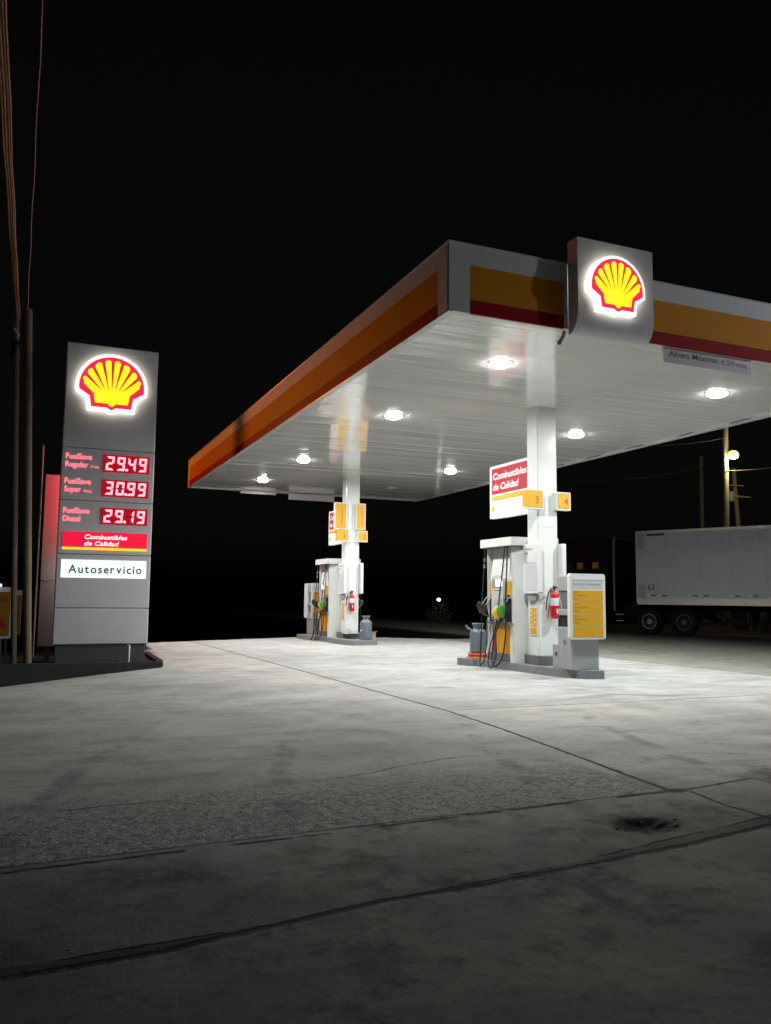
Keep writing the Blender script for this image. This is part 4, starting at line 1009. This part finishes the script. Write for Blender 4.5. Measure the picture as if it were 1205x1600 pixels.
g = MB(); g.box(38.5, 39.75, 37.0, 37.08, 7.55, 7.64).box(38.1, 39.1, 36.9, 36.98, 8.2, 8.26); g.build('crossarm', concp, p3)
def wire(pts, r, label):
    P = []
    for p0, p1 in zip(pts, pts[1:]):
        p0, p1 = Vector(p0), Vector(p1)
        for i in range(12):
            u = i/12; q = p0.lerp(p1, u); q.z -= .35*4*u*(1-u)*(p1-p0).length/12; P.append(q)
    P.append(Vector(pts[-1]))
    tag(MB().tube(P, r, 6).build('street_wire', mat('pale_wire', (.16, .155, .13), .6), loc=pts[0]), label, 'cable', 'wires between the far poles')
wire([(30.5, 41.5, 8.6), (40.55, 41.75, 10.2), (34.35, 33.6, 8.4)], .022, 'wire from the thin dark pole to the street lamp pole')
wire([(34.3, 33.5, 8.35), (42.5, 33, 9.9)], .022, 'wire running right from the street lamp pole below its lamp')
wire([(31.0, 36.2, 9.9), (34.27, 33.43, 10.15)], .012, 'faint high wire reaching the street lamp pole from the left')

# greenery and post beyond the trailer
leafm = mat('leaf', (.06, .11, .03), .6, var=.35, vscale=4)
def bush(c, rx, rz, n, label, name='bush', ls=.12):
    t = thing(name, label, 'shrub', (c[0], c[1], 0))
    st = MB()
    for k in range(7):
        a = k*.9; st.tube([(c[0], c[1], 0), (c[0]+.25*rx*math.cos(a), c[1]+.25*rx*math.sin(a), c[2]*.6), (c[0]+.6*rx*math.cos(a), c[1]+.6*rx*math.sin(a), c[2]+rz*.3)], [.025, .018, .008], 6)
    st.build('stem', wood, t)
    g = MB(); cl = [(random.gauss(0, .5)*rx, random.gauss(0, .5)*rx, random.gauss(0, .45)*rz) for _ in range(14)]
    for i in range(n):
        q = random.choice(cl); p = Vector((c[0]+q[0]+random.gauss(0, .16)*rx, c[1]+q[1]+random.gauss(0, .16)*rx, max(.03, c[2]+q[2]+random.gauss(0, .2)*rz)))
        a = Vector((random.gauss(0, 1), random.gauss(0, 1), random.gauss(0, .6))).normalized(); b2 = a.orthogonal().normalized(); L = ls*random.uniform(.6, 1.4)
        g.add([p-b2*L*.22, p+a*L*.6, p+b2*L*.22, p-a*L*.5], [(0, 1, 2, 3)], 0)
    g.build('foliage', leafm, t)
bush((29.6, 28.6, .5), 1.0, .6, 1100, 'low green bush glimpsed under the white trailer at right')
pst = MB().box(29.36, 29.66, 26.8, 27.1, 0, .86)
tag(pst.build('stub_post', concp, loc=(29.5, 27, 0), bevel=.02), 'short pale concrete post glimpsed under the trailer beside the bush', 'post')
# little floodlight and shrub in the dark behind the near pump
bush((20.75, 40.6, .35), .9, .8, 700, 'dim green shrub above the tiny lamp in the dark between the columns', 'shrub')
fl = thing('garden_lamp', 'tiny bright lamp shining low in the dark between the two columns', 'lamp', (20.36, 40.3, -1.5))
MB().tube([(20.36, 40.32, -1.5), (20.36, 40.32, 1.2)], .03, 8).build('stake', dark, fl)
MB().lathe((20.36, 40.3, 1.19), [(.05, 0), (.09, .03), (.1, .10), (.06, .15)], 12).build('bulb', mat('small_lamp_lens', (.9, .9, .9), .3, emit=(1, .97, .9), es=6), fl)

# ------------------------------------------------------------------ street lamps just outside the frame whose light falls on the station
def tall_lamp(base, head, z, col, watts, label, size=.25, aim=None, k=1.0):
    t = thing('street_lamp', label, 'street lamp', base, group='street lamps outside the forecourt')
    MB().tube([(base[0], base[1], -1.5), (base[0], base[1], z-.2), (base[0], base[1], z+.2)], [.075*k, .06*k, .05*k], 12).build('shaft', concp, t)
    MB().tube([(base[0], base[1], z+.15), ((base[0]+head[0])/2, (base[1]+head[1])/2, z+.35), (head[0], head[1], z+.16)], .035, 8).build('arm', steel, t)
    MB().lathe((head[0], head[1], z+.02), [(.17, 0), (.2, .03), (.14, .12), (.05, .16)], 14).build('head', grey, t)
    MB().lathe((head[0], head[1], z-.05), [(.09, 0), (.14, .03), (.15, .068)], 14).build('lens', sod_em, t)
    l = bpy.data.lights.new('lamp', 'SPOT' if aim else 'POINT'); l.energy = watts; l.color = col; l.shadow_soft_size = size
    if aim: l.spot_size = R(58); l.spot_blend = .35
    lo = bpy.data.objects.new('lamp', l); COL.objects.link(lo); lo.parent = t; lo.location = Vector((head[0], head[1], z-.25))-t.location
    if aim: lo.rotation_euler = (Vector(aim)-Vector((head[0], head[1], z-.25))).to_track_quat('-Z', 'Y').to_euler()
tall_lamp((-1.87, 30.46, 0), (-2.6, 31.6), 9.6, (1, .22, .028), SODIUM_W, 'orange sodium street lamp left of the forecourt', .03, (4.64, 23.4, 4.9), .55)
tall_lamp((18.6, 2.2, 0), (17.2, 3.7), 6.6, (.86, .93, 1), STREET_W, 'cool white street lamp right of the viewer', .15)
